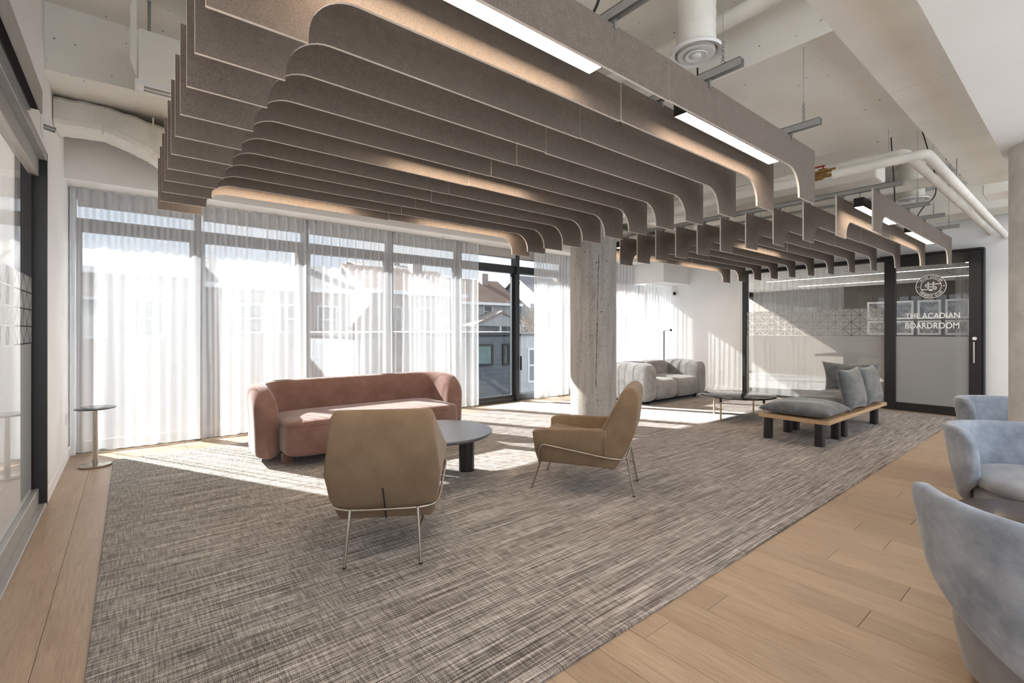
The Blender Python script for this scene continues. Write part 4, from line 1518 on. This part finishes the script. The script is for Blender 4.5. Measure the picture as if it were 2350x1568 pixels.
def window_on(parent, x0, x1, y, z0, z1, trim='white_trim', pane='dark_window', bars=1):
    w = G()
    t = 0.09
    w.box(x0 - t, x1 + t, y - 0.06, y, z1, z1 + t).box(x0 - t, x1 + t, y - 0.06, y, z0 - t, z0).box(x0 - t, x0, y - 0.06, y, z0, z1).box(x1, x1 + t, y - 0.06, y, z0, z1)
    if bars:
        w.box(x0, x1, y - 0.04, y, (z0 + z1) / 2 - 0.03, (z0 + z1) / 2 + 0.03)
    f = part('window', w, trim, parent)
    part('pane', G().box(x0, x1, y - 0.02, y + 0.02, z0, z1), pane, f)

# modern grey house close to the windows
mh = thing('grey_house', 'modern grey flat roofed house close outside the uncovered window', 'house', (0, 0, 0))
wl_ = G()
z = -4.0
while z < 1.0:
    wl_.box(6.2, 12.95, 16.0 + 0.012, 16.2, z, z + 0.205)
    wl_.box(6.2, 12.95, 16.0, 16.2, z + 0.0, z + 0.19)
    z += 0.2
part('siding_wall', wl_, 'grey_siding', mh)
part('body', G().box(6.2, 12.9, 16.2, 25, -4.0, 1.05), 'grey_siding', mh)
part('roof', G().box(6.1, 13.0, 15.9, 25.1, 1.05, 1.17), 'frame_metal', mh)
part('roof_snow', G().box(6.4, 12.9, 16.0, 25.0, 1.17, 1.21), 'snow', mh)
window_on(mh, 11.0, 11.80, 16.0, -0.13, 0.60, 'black_metal', 'teal_window', 0)
window_on(mh, 12.47, 12.68, 16.0, -0.14, 0.60, 'black_metal', 'dark_window', 0)
window_on(mh, 9.0, 10.0, 16.0, -0.13, 0.60, 'black_metal', 'teal_window', 0)
window_on(mh, 7.0, 8.0, 16.0, -0.13, 0.60, 'black_metal', 'dark_window', 0)
part('lower_wing', G().box(9.5, 13.6, 12.0, 15.9, -4.0, -1.7), 'pale_siding', mh)
part('deck_rail', G().box(9.6, 13.5, 12.02, 12.06, -0.85, -0.80).box(9.6, 9.66, 12.0, 12.06, -1.7, -0.8).box(11.5, 11.56, 12.0, 12.06, -1.7, -0.8).box(12.6, 12.66, 12.0, 12.06, -1.7, -0.8), 'frame_metal', mh)
# white walled neighbour
nb = thing('pale_house', 'pale house wall catching sun beside the grey house', 'house', (0, 0, 0))
part('wall', G().box(13.3, 19.0, 17.5, 26, -4, 1.0), 'pale_siding', nb)
part('roof', G().box(13.2, 19.1, 17.4, 26.1, 1.0, 1.12), 'frame_metal', nb)
window_on(nb, 15.2, 15.9, 17.5, -1.2, 0.3, 'white_trim', 'dark_window')

def gable_house(name, label, x0, x1, y, zb, ze, zr, wall, roof, rows):
    h = thing(name, label, 'house', (0, 0, 0), group='houses across the street')
    part('wall', G().box(x0, x1, y, y + 8, -4, ze), wall, h)
    xm = (x0 + x1) / 2
    part('roof', G().prism([(y - 0.5, ze - 0.15), (y + 4, zr), (y + 8.5, ze - 0.15), (y + 8.5, ze + 0.05), (y + 4, zr + 0.25), (y - 0.5, ze + 0.05)], x0 - 0.4, x1 + 0.4, 'x'), roof, h)
    part('gable_wall', G().prism([(y, ze), (y + 4, zr), (y + 8, ze)], x0, x1, 'x'), wall, h)
    part('eaves_trim', G().box(x0 - 0.4, x1 + 0.4, y - 0.55, y - 0.45, ze - 0.20, ze + 0.06), 'white_trim', h)
    part('chimney', G().box(xm + 1.2, xm + 2.0, y + 3, y + 3.8, ze, zr + 0.9), 'tan_siding', h)
    for za, zb_, xs in rows:
        for xx in xs:
            window_on(h, xx, xx + 0.95, y, za, zb_)
    return h
h1 = gable_house('gable_house', 'brown roofed grey house with porch across the street in the uncovered window', 25.6, 33.0, 40.0, -4, 4.1, 6.7, 'pale_siding', 'brown_roof', [(2.6, 4.0 - 0.15, (28.6,)), (-0.9, 0.5, (27.0, 30.6))])
part('porch_roof', G().prism([(25.8, 1.9), (29.2, 3.25), (33.2, 1.7), (33.2, 1.5), (29.2, 3.0), (25.8, 1.7)], 37.6, 40.0, 'y'), 'tan_siding', h1)
part('porch_gable', G().prism([(26.0, 1.75), (29.2, 3.0), (32.8, 1.6)], 37.75, 37.9, 'y'), 'pale_siding', h1)
for x in (26.2, 29.0, 31.6):
    part('porch_post', G().box(x, x + 0.18, 37.8, 38.0, -2.5, 1.75), 'white_trim', h1)
g = G().box(26.2, 31.7, 37.8, 37.9, -0.45, -0.35).box(26.2, 31.7, 37.8, 37.9, -1.5, -1.4)
x = 26.4
while x < 31.6:
    g.box(x, x + 0.05, 37.82, 37.88, -1.4, -0.45)
    x += 0.25
part('porch_railing', g, 'white_trim', h1)
h2 = gable_house('gable_house', 'grey house behind bare branches at the right of the uncovered window', 33.9, 42.0, 37.0, -4, 4.4, 7.2, 'pale_siding', 'grey_roof', [(2.2, 3.6, (34.4, 37)), (-1.2, 0.4, (34.2, 37.5))])
part('gable', G().prism([(33.6, 3.3), (35.6, 5.9), (37.6, 3.3)], 36.3, 37.2, 'y'), 'pale_siding', h2)
gable_house('gable_house', 'taller pale block behind the brown roofed house', 22.0, 30.5, 56.0, -4, 9.0, 10.0, 'tan_siding', 'grey_roof', [(5, 7, (24, 27))])
gable_house('gable_house', 'grey house seen faintly through the curtain behind the pink sofa', 3.2, 10.2, 28.0, -4, 3.6, 5.2, 'tan_siding', 'grey_roof', [(1.2, 2.6, (4.5, 6.4, 8.4))])
gable_house('gable_house', 'pale house seen faintly through the curtain right of the pink sofa', 12.2, 19.2, 30.0, -4, 3.9, 5.8, 'tan_siding', 'brown_roof', [(1.2, 2.8, (13.5, 15.8))])
gable_house('gable_house', 'pale house seen faintly through the curtain beside the slim side table', -14.0, 2.4, 27.0, -4, 3.9, 5.0, 'tan_siding', 'grey_roof', [(1.0, 2.6, (-3.5, -1.8, 0.2))])
gable_house('gable_house', 'brown house seen faintly through the curtains behind the grey sofa', 45.0, 58.0, 34.0, -4, 4.4, 6.8, 'tan_siding', 'brown_roof', [(1.0, 2.8, (47, 50, 53))])

def tree(x, y, zb, h, seed, label):
    rnd = random.Random(seed)
    t = thing('bare_tree', label, 'tree', (x, y, zb), group='bare winter trees')
    trunk = G()
    trunk.tube([(0, 0, 0), (0.1, 0, h * 0.2), (0.05, 0.1, h * 0.38)], [0.16, 0.13, 0.11], 7)
    part('trunk', trunk, 'bark', t, 180)
    g = G()
    def grow(p, d, L, r, lev):
        q = p + d * L
        m = p + d * L * 0.5 + Vector((rnd.uniform(-1, 1), rnd.uniform(-1, 1), rnd.uniform(-1, 1))) * L * 0.06
        g.tube([p, m, q], [r, r * 0.85, r * 0.65], 4 if lev > 1 else 5, False)
        if lev >= 4:
            return
        for k in range(3 if lev < 3 else 2):
            nd = (d + Vector((rnd.uniform(-1, 1), rnd.uniform(-1, 1), rnd.uniform(-0.15, 0.8))) * 0.75).normalized()
            grow(p + d * L * rnd.uniform(0.55, 1.0), nd, L * rnd.uniform(0.55, 0.8), r * 0.6, lev + 1)
    for k in range(7):
        a = 2 * PI * k / 7
        d = Vector((math.cos(a) * 0.55, math.sin(a) * 0.55, 1)).normalized()
        grow(Vector((0.05, 0.1, h * (0.2 + 0.03 * k))), d, h * 0.26, 0.07, 0)
    o = part('branches', g, 'bark', t)
    o['kind'] = 'stuff'
tree(30.6, 33.0, -4.0, 9.0, 5, 'bare leafless tree in front of the grey street houses')
tree(26.2, 31.0, -4.0, 6.6, 9, 'lower bare shrub tree in front of the house porch')
